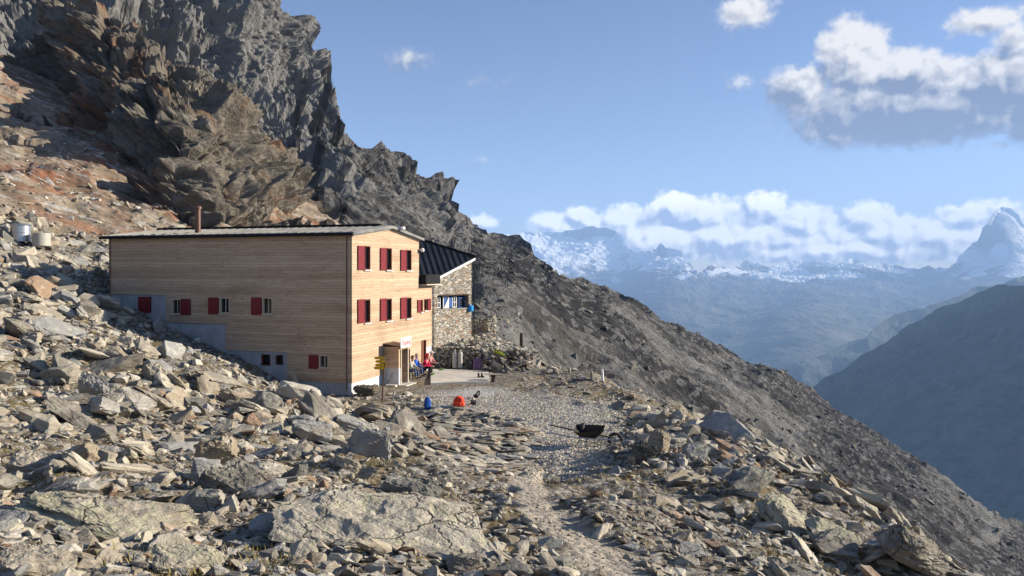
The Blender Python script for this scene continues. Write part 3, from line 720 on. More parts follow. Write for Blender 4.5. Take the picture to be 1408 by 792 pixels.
FC = [(200,350,24000),(700,325,24500),(832,318,24500),(908,336,23500),(1030,362,24000),(1176,358,23000),(1280,368,21000),(1378,287,20500),(1500,350,20500),(2600,340,20500),
      (200,640,6000),(700,640,6500),(1050,640,6500),(1400,640,6000),(2600,640,5000),(700,400,17500),(900,400,16500),(1100,400,17000),(1350,400,15500),(700,450,12500),(1000,450,12800),(1300,450,12000),(850,370,22000),(1100,378,21500),(1350,340,19600),(1350,370,18500),(1000,520,9600),(760,350,23000)]
def far_amp(p):
    px = 704+p[:, 0]/p[:, 1]*F
    return np.clip((p[:, 1]-5000)/15000, .12, 1)*230*(1-.6*np.exp(-((px-1375)/60)**2))
def snow_attr(PX, PY, flat, shp):
    n, m = shp[0], shp[1]
    a = np.zeros((n, m)); px = np.broadcast_to(PX[:, :1], (n, m)); py = np.zeros((n, m)); py[:, :PY.shape[1]] = PY; py[:, PY.shape[1]:] = PY[:, -1:]
    a = np.clip((396-py)/22, 0, 1)*.56
    def blob(cx, cy, rx, ry, v):
        nonlocal a
        a = np.maximum(a, v*np.clip(1.3-np.hypot((px-cx)/rx, (py-cy)/ry), 0, 1))
    for b_ in [(740,356,34,14,1.25),(800,350,30,10,.9),(875,348,14,6,1.2),(850,385,24,10,.7),(1080,379,60,9,1.6),(1010,375,40,5,1.4),(1150,378,60,7,1.2),(1395,375,30,6,1.3),(1372,343,9,6,.8),(1381,351,5,7,.8),(1342,377,20,5,1.3),(940,375,30,5,.9)]: blob(*b_)
    # the big pyramid and the small dark summits stay mostly bare
    a = a*(1-.97*np.clip(1.3-np.hypot((px-1365)/38, (py-325)/38), 0, 1)*(np.hypot((px-1375)/12, (py-347)/12) > 1))
    a = a*(1-.8*np.clip(1.5-np.hypot((px-908)/10, (py-342)/9), 0, 1))*(1-.8*np.clip(1.5-np.hypot((px-1028)/12, (py-366)/7), 0, 1))
    return {'snow': ('FLOAT', a.ravel())}
sheet('snow_mountains', 200, 2600, 1500, 330, FSK, [(200,640),(2600,640)], FC, far_amp, 1/2600, M['snow_mtn'], .56, 8, True, (1.06, 1200), 47, attrs=snow_attr, tpow=.8, crest=60.0)
# valley floor far below, out to the horizon
bm = bmesh.new(); bmesh.ops.create_circle(bm, cap_ends=True, radius=26000, segments=64)
o = obj('valley_floor', bm, M['far_dark']); o.location = (0, 0, -1650); tag(o, kind='structure')

# ------------------------------------------------------------------ haze
def haze():
    m_ = bpy.data.materials.new('haze_air'); m_.use_nodes = True; N = NT(m_.node_tree); m_.node_tree.nodes.clear()
    v = N.add('ShaderNodeVolumePrincipled', {'Color': (.42, .64, 1.0, 1), 'Density': HAZE_DENSITY, 'Anisotropy': 0.0})
    o_ = N.n.new('ShaderNodeOutputMaterial'); N.l.new(v.outputs[0], o_.inputs['Volume'])
    bm = bmesh.new(); bx(bm, -29000, 29000, -29000, 26500, -1651, 1900)
    o = obj('haze', bm, m_); tag(o, 'pale blue haze filling the valley and veiling the far mountains', 'haze', kind='stuff')
HAZE_DENSITY = 5.4e-5
haze()

# ------------------------------------------------------------------ rocks
def hull_proto(seed, shape=(1, .72, .38), npts=16, level=0, rough=.05):
    r = random.Random(seed); bm = bmesh.new()
    for i in range(npts):
        v = Vector((r.gauss(0, 1), r.gauss(0, 1), r.gauss(0, 1))).normalized()
        v = Vector([math.copysign(abs(c)**.6, c) for c in v]); v *= r.uniform(.8, 1.05)
        bm.verts.new((v.x*shape[0], v.y*shape[1], v.z*shape[2]))
    bmesh.ops.convex_hull(bm, input=bm.verts)
    for v in [v for v in bm.verts if not v.link_faces]: bm.verts.remove(v)
    if level: bmesh.ops.bevel(bm, geom=bm.edges[:], offset=.035*min(shape), segments=1, affect='EDGES')
    bmesh.ops.triangulate(bm, faces=bm.faces[:])
    bm.verts.ensure_lookup_table(); bm.verts.index_update()
    V = np.array([v.co[:] for v in bm.verts]); T = np.array([[v.index for v in f.verts] for f in bm.faces]); bm.free()
    for _ in range(level):
        E = np.sort(np.concatenate([T[:, [0, 1]], T[:, [1, 2]], T[:, [2, 0]]]), 1); ue, inv = np.unique(E, axis=0, return_inverse=True); inv = inv.ravel()
        mid = (V[ue[:, 0]]+V[ue[:, 1]])/2; nV = len(V); V = np.concatenate([V, mid]); k = len(T)
        a, b, c = inv[:k]+nV, inv[k:2*k]+nV, inv[2*k:]+nV
        T = np.concatenate([np.stack([T[:, 0], a, c], 1), np.stack([T[:, 1], b, a], 1), np.stack([T[:, 2], c, b], 1), np.stack([a, b, c], 1)])
    if level:
        q = V*np.array([1.6, 1.6, 5.0]) + seed*3.7
        n_ = fbm(q, 4, .55, seed=seed % 97); L = np.linalg.norm(V, axis=1, keepdims=True)
        V = V*(1+rough*n_[:, None]*1.6)
        # split layers: sides step in and out with height
        zi = np.floor(V[:, 2]/shape[2]*5 + seed*.37 + fbm(V*1.3, 2, seed=3)*1.2); st = (np.sin(zi*12.9898+seed)*43758.5453) % 1
        side = np.clip(np.hypot(V[:, 0]/shape[0], V[:, 1]/shape[1])*1.3-.4, 0, 1)
        V[:, :2] *= (1 + (st-.5)*.13*side)[:, None]
        V = V + (fbm(V*4.5+seed, 4, .6, seed=5)[:, None])*rough*.35*V/np.maximum(L, 1e-3)
    return V, T
SH = [(1, .75, .28), (1, .6, .40), (1, .8, .50), (1, .5, .20), (1, .85, .33), (1, .6, .55), (1, .42, .28), (1, .9, .20)]
PR0 = [hull_proto(100+i, SH[i % 8], 11) for i in range(16)]
PR1 = [hull_proto(200+i, SH[i % 8], 14, 1) for i in range(16)]
PR2 = [hull_proto(300+i, SH[i % 8], 17, 3, .07) for i in range(20)]
def rot_mats(n, nx, ny, tilt, yaw=None, yawspread=math.pi):
    """yaw about z then tilt, then lean to the slope normal"""
    y = rng.uniform(-yawspread, yawspread, n) + (0 if yaw is None else yaw); t = rng.normal(0, tilt, n); t2 = rng.normal(0, tilt, n)
    def rx(a): c, s = np.cos(a), np.sin(a); m_ = np.zeros((len(a), 3, 3)); m_[:, 0, 0] = 1; m_[:, 1, 1] = c; m_[:, 1, 2] = -s; m_[:, 2, 1] = s; m_[:, 2, 2] = c; return m_
    def ry(a): c, s = np.cos(a), np.sin(a); m_ = np.zeros((len(a), 3, 3)); m_[:, 1, 1] = 1; m_[:, 0, 0] = c; m_[:, 0, 2] = s; m_[:, 2, 0] = -s; m_[:, 2, 2] = c; return m_
    def rz(a): c, s = np.cos(a), np.sin(a); m_ = np.zeros((len(a), 3, 3)); m_[:, 2, 2] = 1; m_[:, 0, 0] = c; m_[:, 0, 1] = -s; m_[:, 1, 0] = s; m_[:, 1, 1] = c; return m_
    return ry(np.arctan(-nx))@rx(np.arctan(ny))@rx(t)@ry(t2)@rz(y)
def in_hut(X, Y, pad=.0):
    dx = X-CX; dy = Y-CY; lx = dx*EX.x+dy*EX.y; ly = dx*EY.x+dy*EY.y
    a = (lx > -15.9-pad) & (lx < pad) & (ly > -pad) & (ly < 12)
    b = (lx > -.3) & (lx < 6.9) & (ly > 1.2-pad*.5) & (ly < 12.6)
    return a | b
def sample(n, s0, s1, d0, d1):
    D = np.exp(rng.uniform(math.log(d0), math.log(d1), n)); s = rng.uniform(s0, s1, n)
    return s*D, D
PROPS = [(gxy(588,563), .7), (gxy(631,562), .5), (gxy(655,550), .3), (gxy(818,614), 1.15), (gxy(526,556), .5)]
def scatter(n, pxlo, pxhi, rmin, rmax, s0=-.86, s1=.86, d0=3.0, d1=62, power=1.5):
    X, Y = sample(n, s0, s1, d0, d1)
    gr, pa = masks(X, Y)
    u = rng.random(n); px = pxlo*(1-u*(1-(pxlo/pxhi)**power))**(-1/power)
    r = px/F*Y
    # middle of the saddle: only small chips; left and right: blocks
    mid = np.clip(1-np.abs((X-.4)/(3.0+Y*.035))**3, 0, 1)*np.clip((Y-5)/5, 0, 1)*(Y < 44)
    r = np.clip(r, rmin, rmax)*(1-.62*mid)
    keep = ~in_hut(X, Y, .15) & (gr < .25) & ((pa < .2) | (r < .03))
    pz = np.stack([X, Y, X*0], 1); soil = fbm(pz*.22, 4, seed=77)
    keep &= ~((soil > .23) & (rng.random(n) < .75) & (r < .5))
    keep &= X < 12.5
    for (x_, y_), rr_ in PROPS: keep &= (np.hypot(X-x_, (Y-y_)*.55) > rr_ + r*.6) | (r < .035)
    dx = X-CX; dy = Y-CY; lx = dx*EX.x+dy*EX.y; ly = dx*EY.x+dy*EY.y
    ok_ = (np.hypot(lx, ly) < 6) | ((lx > -10) & (lx < 5) & (ly > -14) & (ly < 0)); r = np.where(ok_, np.minimum(r, .26), r); rim = (X > -1.5) & (Y > 37); r = np.where(rim, np.minimum(r*.75, .30), r)
    keep &= ~(rim & (r > .14) & (rng.random(n) < .6))
    keep &= ~((lx > -17) & (lx < 1) & (ly > -1.7) & (ly < 9) & (r > .22))
    return X[keep], Y[keep], r[keep]
def place(X, Y, r, tilt=.32):
    e = .25; zz = ground_h(X, Y); zx = base_h(X+e, Y)-base_h(X-e, Y); zy = base_h(X, Y+e)-base_h(X, Y-e)
    nx, ny = zx/(2*e), zy/(2*e)
    Rm = rot_mats(len(X), nx, ny, tilt)
    sc = r[:, None]*rng.uniform(.82, 1.18, (len(r), 3))
    return np.stack([X, Y, zz + r*.16*rng.uniform(-.6, 2.2, len(r))], 1), Rm, sc
def merged(name, protos, T0, Rm, sc, rnd, mat, label, cat):
    Vs, Ts, A, B = [], [], [], []; off = 0; which = rng.integers(0, len(protos), len(T0))
    for k, (V, T) in enumerate(protos):
        idx = np.where(which == k)[0]
        if not len(idx): continue
        L = V[None]*sc[idx][:, None, :]; Wd = np.einsum('nij,nvj->nvi', Rm[idx], L) + T0[idx][:, None, :]
        Vs.append(Wd.reshape(-1, 3)); A.append(L.reshape(-1, 3)); B.append(np.repeat(rnd[idx], len(V)))
        Ts.append((T[None] + (off + np.arange(len(idx))*len(V))[:, None, None]).reshape(-1, 3)); off += len(idx)*len(V)
    o = raw_mesh(name, np.concatenate(Vs), np.concatenate(Ts), mat, attrs={'rloc': ('FLOAT_VECTOR', np.concatenate(A)), 'rnd': ('FLOAT', np.concatenate(B))})
    tag(o, label, cat, kind='stuff'); return o

marks = []
named = []   # explicit boulders: px, py(centre), width px, height px, shape, yaw, tilt(deg x, y), mat, label, rnd
def boulder(px, py, w, shape, rot, mat, label, rnd, seed, sink=.25, level=4, grp=None, dd=1.0):
    d = hit(px, min(py+w*shape[2]*.35, 900))*dd; r = w/2/F*d
    V, T = hull_proto(seed, (1, 1, 1), 22, level, .05)
    V[:, 2] += (fbm(V*np.array([1.6, 1.6, .3])+seed, 5, .6, seed=8, ridged=True)-.5)*.28*np.clip(V[:, 2]+.2, 0, 1)
    V = V*np.array(shape)*r/np.abs(V[:, 0]).max()
    E = Matrix.Rotation(R(rot[2]), 3, 'Z') @ Matrix.Rotation(R(rot[1]), 3, 'Y') @ Matrix.Rotation(R(rot[0]), 3, 'X')
    Vw = V @ np.array(E).T
    x = (px-704)/F*d; z = float(ground_h(np.array([x]), np.array([d]))[0])
    hz = (Vw[:, 2].max()-Vw[:, 2].min())/2
    o = raw_mesh('boulder', Vw, T, mat, attrs={'rloc': ('FLOAT_VECTOR', V), 'rnd': ('FLOAT', np.full(len(V), rnd))})
    o.location = (x, d + 0, z + hz*(1-2*sink)); tag(o, label, 'boulder', grp)
    named.append((x, d, r*.55)); marks.append((px, py, label)); return o
B = boulder; rb, rl, rd, rw, rk = M['rock_big'], M['rock_lichen'], M['rock_dark'], M['rock_warm'], M['rock']
B(155,690,255,(1,.75,.22),(-4,8,-10), rl, 'wide flat slab patched with yellow green lichen in the left foreground', .2, 901, .3)
B(540,728,330,(1,.75,.16),(4,9,-12), rb, 'largest pale flat slab in the centre foreground with rusty patches', .45, 902, .3)
B(325,655,150,(1,.6,.3),(12,14,-20), rb, 'long tilted grey slab behind the lichen covered foreground slab', .32, 903, .3)
B(1085,725,92,(1,.9,.42),(38,18,30), rl, 'large lichen green boulder on the right slope near the edge', .45, 904, .25)
B(510,622,78,(1,.75,.7),(5,5,10), rk, 'rounded grey boulder below the corner of the wooden hut', .7, 905, .2)
B(368,652,40,(1,.8,.8),(5,10,30), rw, 'small orange brown block among grey slabs in the left foreground', .88, 906, .15)
B(297,622,66,(1,.7,.8),(15,-10,20), rk, 'angular brown topped block in the middle of the left rubble', .56, 907, .2)
B(565,668,88,(1,.6,.42),(10,16,-5), rk, 'dark low slab just behind the pale foreground slab', .95, 968, .2)
B(886,628,36,(1,.8,.9),(0,0,20), rd, 'dark grey boulder in front of the tipped wheelbarrow', .95, 909, .15)
B(906,620,32,(1,.8,.9),(10,20,60), rk, 'brown grey boulder leaning on the dark one near the wheelbarrow', .57, 910, .15)
B(883,580,20,(1,.7,.8),(10,10,20), rw, 'reddish block on the rim right of the wheelbarrow', .88, 911, .1)
B(216,515,50,(1,.6,.5),(20,38,-30), rb, 'pale striped slab standing tilted on the left hillside', .45, 912, .2)
B(128,540,56,(1,.6,.8),(10,30,-20), rk, 'tall upright grey block on the left hillside', .7, 913, .15)
B(35,412,52,(1,.8,.35),(0,12,0), rb, 'broad pale boulder at the left edge below the water tanks', .45, 914, .2)
B(172,470,30,(1,.8,.7),(0,0,0), rk, 'squarish pale boulder just below the shadow of the hut', .8, 915, .15)
B(1255,772,110,(1,.6,.45),(15,25,10), rb, 'big dark ribbed slab at the lower right corner', .0, 916, .2)
B(1150,752,95,(1,.6,.3),(12,22,0), rl, 'lichen spotted slab lying beside the lower right corner', .45, 917, .25)
B(430,600,60,(1,.6,.5),(10,10,20), rk, 'long flat grey stone in the rubble below the hut wall', .7, 918, .2)
B(60,640,90,(1,.7,.35),(8,10,10), rk, 'flat grey slab at the far left above the foreground', .2, 919, .25)
B(420,715,150,(1,.6,.25),(8,10,0), rb, 'long grey slab between the two great foreground slabs', .7, 920, .3)
B(255,770,120,(1,.7,.35),(10,8,20), rl, 'yellowish lichen block at the bottom edge left of centre', .45, 921, .25)
B(45,770,110,(1,.7,.4),(8,8,20), rk, 'grey block at the bottom left corner', .2, 922, .2)
B(640,775,60,(1,.7,.5),(10,10,20), rk, 'grey angular stone at the bottom beside the pale slab', .32, 923, .2)
B(665,452+4,14,(1,.8,.7),(0,0,0), rk, 'pale rounded boulder below the stone steps', .8, 924, .1)
B(728,483,26,(1,.8,.8),(0,0,20), rw, 'pale triangular boulder on the rim behind the terrace', .8, 925, .1)
B(690,495,42,(1,.6,.5),(10,20,0), rd, 'large dark boulder beside the terrace with a lime green patch', .95, 926, .1)
B(503,537,36,(1,.8,.5),(0,0,0), rd, 'brown boulder at the foot of the hut corner by the signpost', .56, 927, .1)
B(452,530,26,(1,.7,.9),(0,0,0), rd, 'dark upright stone against the base of the shaded wall', .3, 928, .1)

# random blocks: the largest 270 become objects of their own
Xa, Ya, ra = scatter(10500, 9.5, 42, .10, .95, d1=60, power=2.05)
Xb, Yb, rb_ = scatter(150, 5, 12, .3, 1.2, -.86, -.42, 55, 95, 2.2)
Xa = np.concatenate([Xa, Xb]); Ya = np.concatenate([Ya, Yb]); ra = np.concatenate([ra, rb_])
nm = np.array(named); ok = np.ones(len(Xa), bool)
for x, y, rr in nm: ok &= np.hypot(Xa-x, Ya-y) > rr*.95 + ra*.25
Xa, Ya, ra = Xa[ok], Ya[ok], ra[ok]
T0, Rm, sc = place(Xa, Ya, ra); rnd = rng.random(len(Xa))
py_ = 370 - T0[:, 2]/T0[:, 1]*F; px_ = 704 + T0[:, 0]/T0[:, 1]*F
vis = (px_ > 0) & (px_ < 1408) & (py_ < 800)
order = np.argsort(-(ra/Ya)*vis)[:268]; sel = np.zeros(len(Xa), bool); sel[order] = True
info = []
for k, i in enumerate(order):
    V, T = PR2[k % len(PR2)]; L = V*sc[i]; Wd = L @ Rm[i].T
    o = raw_mesh('boulder', Wd, T, M['rock_big'] if k % 3 == 0 else M['rock'], attrs={'rloc': ('FLOAT_VECTOR', L), 'rnd': ('FLOAT', np.full(len(V), rnd[i]))})
    o.location = T0[i]
    info.append((o, i, k))
LABEL_BOULDERS = info
merged('rubble_blocks', PR1, T0[~sel], Rm[~sel], sc[~sel], rnd[~sel], M['rock'], 'thousands of broken schist blocks covering the slopes around the hut', 'rubble')
rnd_keep, px_keep, py_keep = rnd, px_, py_
Xc, Yc, rc = scatter(26000, 4.0, 11, .05, .5, power=1.6)
Xd, Yd, rd_ = scatter(1100, 2.0, 5, .1, .7, -.86, -.2, 55, 125, 2.0)
Xc = np.concatenate([Xc, Xd]); Yc = np.concatenate([Yc, Yd]); rc = np.concatenate([rc, rd_])
T0, Rm, sc = place(Xc, Yc, rc, .4)
merged('small_stones', PR1, T0, Rm, sc, rng.random(len(Xc)), M['rock'], 'small broken stones filling the gaps between the boulders', 'stones')
Xc, Yc, rc = scatter(42000, 1.6, 4.2, .015, .3, power=1.4)
T0, Rm, sc = place(Xc, Yc, rc, .5)
merged('stone_chips', PR0, T0, Rm, sc, rng.random(len(Xc)), M['rock'], 'fine grey and brown stone chips on the bare soil', 'stone chips')
# flat stones of the paved patch left of the gravel
Xc, Yc = sample(2600, -.11, .03, 17, 36); gr, pa = masks(Xc, Yc); k = (gr < .5) & (pa < .1) & ~in_hut(Xc, Yc, .3)
Xc, Yc = Xc[k], Yc[k]; rc = rng.uniform(.14, .42, len(Xc)); T0, Rm, sc = place(Xc, Yc, rc, .07); sc[:, 2] *= .45
merged('paving_stones', PR1, T0, Rm, sc, rng.random(len(Xc)), M['rock'], 'flat stone plates laid in the ground between hut and path', 'paving stones')
# gravel of the forecourt
k = 60000; gx = rng.uniform(-6, 7, k); gy = rng.uniform(17, 46, k); gr, pa = masks(gx, gy); keep = (gr > .25) & ~in_hut(gx, gy, -.02)
gx, gy = gx[keep], gy[keep]; rc = rng.uniform(.02, .055, len(gx)); T0, Rm, sc = place(gx, gy, rc, .5)
V8, T8 = hull_proto(77, (1, .8, .7), 7); M['gravel'] = rock_material('gravel_stone', -.5, 1.9)
merged('gravel', [(V8, T8), PR0[2], PR0[5]], T0, Rm, sc, rng.random(len(gx)), M['gravel'], 'pale grey gravel spread over the forecourt of the hut', 'gravel')

# ------------------------------------------------------------------ the wooden hut
HUT = empty('mountain_hut', C0, -TH); tag(HUT, 'three storey mountain hut clad in larch boards with red shutters and a low metal roof', 'mountain hut')
EAVE = 48/F*39.5 - BASE; RY = side_y(535); RH = EAVE + .52; LY = side_y(576); LX = front_x(150)
def panel(bm, a0, a1, z0, z1, holes, axis, off, thick, steps=None):
    """board wall in cells; axis 'x' = long wall (plane y=off), 'y' = side wall (plane x=off); holes (a0,a1,z0,z1)"""
    A = sorted({a0, a1, *[h[0] for h in holes], *[h[1] for h in holes], *[s[0] for s in (steps or [])], *[s[1] for s in (steps or [])]})
    Z = sorted({z0, z1, *[h[2] for h in holes], *[h[3] for h in holes], *[s[2] for s in (steps or [])]})
    A = [a for a in A if a0 <= a <= a1]; Z = [z for z in Z if z0 <= z <= z1]
    def solid(i, j):
        if i < 0 or j < 0 or i >= len(A)-1 or j >= len(Z)-1: return False
        ca, cz = (A[i]+A[i+1])/2, (Z[j]+Z[j+1])/2
        if any(h[0] < ca < h[1] and h[2] < cz < h[3] for h in holes): return False
        if any(s[0] < ca < s[1] and cz < s[2] for s in (steps or [])): return False
        return True
    def pt(a, z, d): return (a, off+d*thick, z) if axis == 'x' else (off-d*thick, a, z)
    def quad(*q): bm.faces.new([bm.verts.new(p_) for p_ in q])
    for i in range(len(A)-1):
        for j in range(len(Z)-1):
            if not solid(i, j): continue
            a, b, c, d = A[i], A[i+1], Z[j], Z[j+1]
            quad(pt(a, c, 0), pt(b, c, 0), pt(b, d, 0), pt(a, d, 0)); quad(pt(a, c, 1), pt(b, c, 1), pt(b, d, 1), pt(a, d, 1))
            if not solid(i-1, j): quad(pt(a, c, 0), pt(a, d, 0), pt(a, d, 1), pt(a, c, 1))
            if not solid(i+1, j): quad(pt(b, c, 0), pt(b, d, 0), pt(b, d, 1), pt(b, c, 1))
            if not solid(i, j-1): quad(pt(a, c, 0), pt(b, c, 0), pt(b, c, 1), pt(a, c, 1))
            if not solid(i, j+1): quad(pt(a, d, 0), pt(b, d, 0), pt(b, d, 1), pt(a, d, 1))
def fr(px0, px1, py0, py1):
    m_ = (px0+px1)/2; return (front_x(px0), front_x(px1), front_z(m_, py1), front_z(m_, py0))
def sr(px0, px1, py0, py1):
    m_ = (px0+px1)/2; return (side_y(px0), side_y(px1), side_z(m_, py1), side_z(m_, py0))
# openings
fwin = [fr(236,249,411,432), fr(302,316,409,431), fr(361,375,409,432), fr(439,452,488,506)]
fsh = [fr(249,263,411,433), fr(287,301.5,409,432), fr(346,360.5,409,433), fr(425,438.5,488,507)]
swin = []; ssh = []
for (a, b, c) in ((491,500.5,509), (522,530.5,538.5), (550,558,565.5)):
    z1 = {491: 338, 522: 341, 550: 343.5}[a]; z0 = {491: 371, 522: 371.5, 550: 372}[a]
    swin.append(sr(b, c, z1, z0)); ssh.append(sr(a, b, z1, z0))
    z1 = {491: 411.5, 522: 410.5, 550: 409}[a]; z0 = {491: 444, 522: 441, 550: 438}[a]
    swin.append(sr(b, c, z1, z0)); ssh.append(sr(a, b, z1, z0))
low = sr(557.5,563.5,480,504)
STEP = [(front_x(150), front_x(228), front_z(190,405)), (front_x(228), front_x(310), front_z(270,444)), (front_x(310), front_x(395), front_z(350,482.5)), (front_x(395), 0.0, front_z(440,525))]
bm = bmesh.new(); panel(bm, LX, 0.0, 1.0*0, EAVE, fwin, 'x', 0.0, .14, STEP)
obj('front_cladding', bm, M['larch'], HUT)
bm = bmesh.new(); zb = STEP[-1][2]
yd0, yd1 = side_y(527.5), side_y(527.5)+1.15
panel(bm, .142, LY, zb, EAVE, swin+[low, (yd0+.1, yd1-.1, 0, 2.15)], 'y', 0.0, .14)
prism(bm, [(0, .0, EAVE+.001), (0, LY, EAVE+.001), (0, RY, RH+.02)], (-.14, 0, 0))
obj('side_cladding', bm, M['larch'], HUT)
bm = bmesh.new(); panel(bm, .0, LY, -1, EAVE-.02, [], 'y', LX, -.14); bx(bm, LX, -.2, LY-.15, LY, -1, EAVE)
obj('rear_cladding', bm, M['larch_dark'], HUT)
bm = bmesh.new(); bx(bm, -.07, .012, -.018, .12, zb, EAVE-.01); obj('corner_board', bm, M['larch'], HUT)
# concrete base with its own openings (recessed behind the boards)
cw = [fr(190,207,408,430), fr(358.5,371,487,503), fr(378,388.5,488,502)]
bm = bmesh.new(); panel(bm, LX+.03, -.03, -1.5, STEP[0][2]+.1, [(h[0], h[1], h[2], h[3]) for h in cw]+fwin, 'x', .06, .14)
obj('concrete_base', bm, M['concrete'], HUT)
bm = bmesh.new(); panel(bm, .0, LY, -1.5, zb-.002, [(yd0+.1, yd1-.1, -1.0, 3)], 'y', -.02, .2)
obj('plinth', bm, M['plaster'], HUT)
# added dark box that blocks light behind the panes, in place of rooms
bm = bmesh.new(); bx(bm, LX+.5, -.75, .75, LY-.5, -1, EAVE-.1); obj('dark_box', bm, M['black'], HUT)
def window(rect, axis, off=0.0, frame_m='whitewood', mull=1, depth=.13, sill=True, bars=0, name='window'):
    a0, a1, z0, z1 = rect; w = .055
    def bxx(bm, p0, p1, d0, d1, q0, q1):
        if axis == 'x': bx(bm, p0, p1, off+d0, off+d1, q0, q1)
        else: bx(bm, off-d1, off-d0, p0, p1, q0, q1)
    bm = bmesh.new(); e = .002
    bxx(bm, a0+e, a0+w, -.022, depth, z0, z1); bxx(bm, a1-w, a1-e, -.022, depth, z0, z1)
    bxx(bm, a0+w, a1-w, -.020, depth, z1-w, z1-e); bxx(bm, a0+w, a1-w, -.020, depth, z0+e, z0+w)
    for k in range(1, mull):
        c = a0+(a1-a0)*k/mull; bxx(bm, c-.02, c+.02, depth-.04, depth-.005, z0+w, z1-w)
    for k in range(bars):
        c = z0+(z1-z0)*(k+1)/(bars+1); bxx(bm, a0+w, a1-w, depth-.038, depth-.008, c-.015, c+.015)
    f_ = obj(name, bm, M[frame_m], HUT, bevel=.004)
    bm = bmesh.new(); bxx(bm, a0+w-.01, a1-w+.01, depth+.005, depth+.02, z0+w-.01, z1-w+.01); obj('pane', bm, M['glass'], f_)
    if sill:
        bm = bmesh.new(); bxx(bm, a0-.03, a1+.03, -.10, .0-.024, z0-.05, z0-.005); obj('sill', bm, M['white'] if axis == 'y' else M['whitewood'], f_)
    return f_
def shutter(rect, axis, off=0.0, ang=0.0, hinge=1):
    a0, a1, z0, z1 = rect; w = a1-a0
    root_m = bmesh.new()
    # leaf with rails and a recessed panel
    def q(bm, p0, p1, d0, d1, z0_, z1_):
        if axis == 'x': bx(bm, p0, p1, -d1, -d0, z0_, z1_)
        else: bx(bm, d0, d1, p0, p1, z0_, z1_)
    s = -1 if hinge == 1 else 1
    lo, hi = (-w, 0) if hinge == 1 else (0, w)
    q(root_m, lo+.01, hi-.01, .0, .025, 0, z1-z0)
    q(root_m, lo+.011, lo+.07, .0251, .04, .002, z1-z0-.002); q(root_m, hi-.07, hi-.011, .0251, .04, .002, z1-z0-.002)
    for c in (.07, (z1-z0)/2, z1-z0-.07): q(root_m, lo+.07, hi-.07, .0251, .038, c-.04, c+.04)
    o = obj('shutter', root_m, M['red'], HUT, bevel=.003)
    h = a1 if hinge == 1 else a0
    o.location = (h, off-.035, z0) if axis == 'x' else (off+.035, h, z0)
    o.rotation_euler = (0, 0, ang)
    return o
for r_ in fwin: window(r_, 'x', bars=0, mull=2)
for i, r_ in enumerate(fsh): shutter(r_, 'x', hinge=0 if i == 0 else 1)
for r_ in swin: window(r_, 'y', frame_m='red' if 0 else 'brown', sill=True)
for r_ in ssh: shutter(r_, 'y')
window(low, 'y', frame_m='brown', sill=False)
for i, r_ in enumerate(cw):
    if i == 0: shutter(r_, 'x', off=.05)
    else: window(r_, 'x', off=.06, frame_m='brown', sill=False)
# roof: two shallow metal slopes, black gutter and ridge
ov = .28; x0, x1 = LX-.32, .22
bm = bmesh.new(); m1 = (RH-EAVE)/RY; m2 = (RH-EAVE)/(LY-RY)
prism(bm, [(x0, -ov, EAVE-ov*m1+.03), (x1, -ov, EAVE-ov*m1+.03), (x1, RY, RH+.03), (x0, RY, RH+.03)], (0, 0, .10))
prism(bm, [(x0, LY+ov, EAVE-ov*m2+.03), (x1, LY+ov, EAVE-ov*m2+.03), (x1, RY+.001, RH+.03), (x0, RY+.001, RH+.03)], (0, 0, .10))
rf = obj('roof', bm, M['roof_grey'], HUT)
bm = bmesh.new(); n = 30
for i in range(n+1):
    x = x0+.1+(x1-x0-.2)*i/n
    prism(bm, [(x-.012, -ov+.02, EAVE-ov*m1+.132), (x+.012, -ov+.02, EAVE-ov*m1+.132), (x+.012, RY-.02, RH+.126), (x-.012, RY-.02, RH+.126)], (0, 0, .035))
obj('roof_seams', bm, M['roof_grey'], rf)
bm = bmesh.new(); bx(bm, x0-.02, x1+.02, -ov-.12, -ov-.002, EAVE-ov*m1-.05, EAVE-ov*m1+.10); obj('gutter', bm, M['black'], rf)
bm = bmesh.new(); bx(bm, x0, x1-.7, RY-.16, RY+.16, RH+.135, RH+.25); obj('ridge_vent', bm, M['black'], rf)
bm = bmesh.new()
for (y0, z0, y1, z1) in ((-ov, EAVE-ov*m1, RY, RH), (RY+.001, RH, LY+ov, EAVE-ov*m2)):
    prism(bm, [(x1+.002, y0, z0-.02), (x1+.002, y1, z1-.02), (x1+.002, y1, z1+.14), (x1+.002, y0, z0+.14)], (.03, 0, 0))
obj('verge_trim', bm, M['roof_grey'], rf)
bm = bmesh.new()
for (y0, z0, y1, z1) in ((0.02, EAVE, RY, RH), (RY+.001, RH, LY-.02, EAVE)):
    prism(bm, [(.012, y0, z0-.1), (.012, y1, z1-.1), (.012, y1, z1+.02), (.012, y0, z0+.02)], (.06, 0, 0))
obj('verge_board', bm, M['whitewood'], rf)
# flue
cx_, cy_ = front_x(272, 1.2), 1.2; zc = EAVE + 1.2*m1
hh = (370-284)/F*W(cx_, cy_).y - BASE
bm = bmesh.new(); tube(bm, [(cx_, cy_, zc), (cx_, cy_, hh-.16)], .16, 16); lathe(bm, [(.17, hh-.155), (.21, hh-.15), (.21, hh), (.12, hh+.05)], (cx_, cy_, 0), 16)
ch = obj('chimney', bm, M['rust'], rf, smooth=False)
bm = bmesh.new(); bx(bm, .1, .5, RY+.75, RY+1.05, RH-.02, RH+.12)
obj('roof_light', bm, M['white'], rf)
bm = bmesh.new(); bmesh.ops.create_uvsphere(bm, u_segments=12, v_segments=8, radius=.13, matrix=Matrix.Translation((.22, LY+.02, EAVE-.62))); tube(bm, [(.0, LY-.03, EAVE-.6), (.2, LY-.02, EAVE-.6)], .03)
obj('outdoor_lamp', bm, M['white'], HUT, smooth=True)
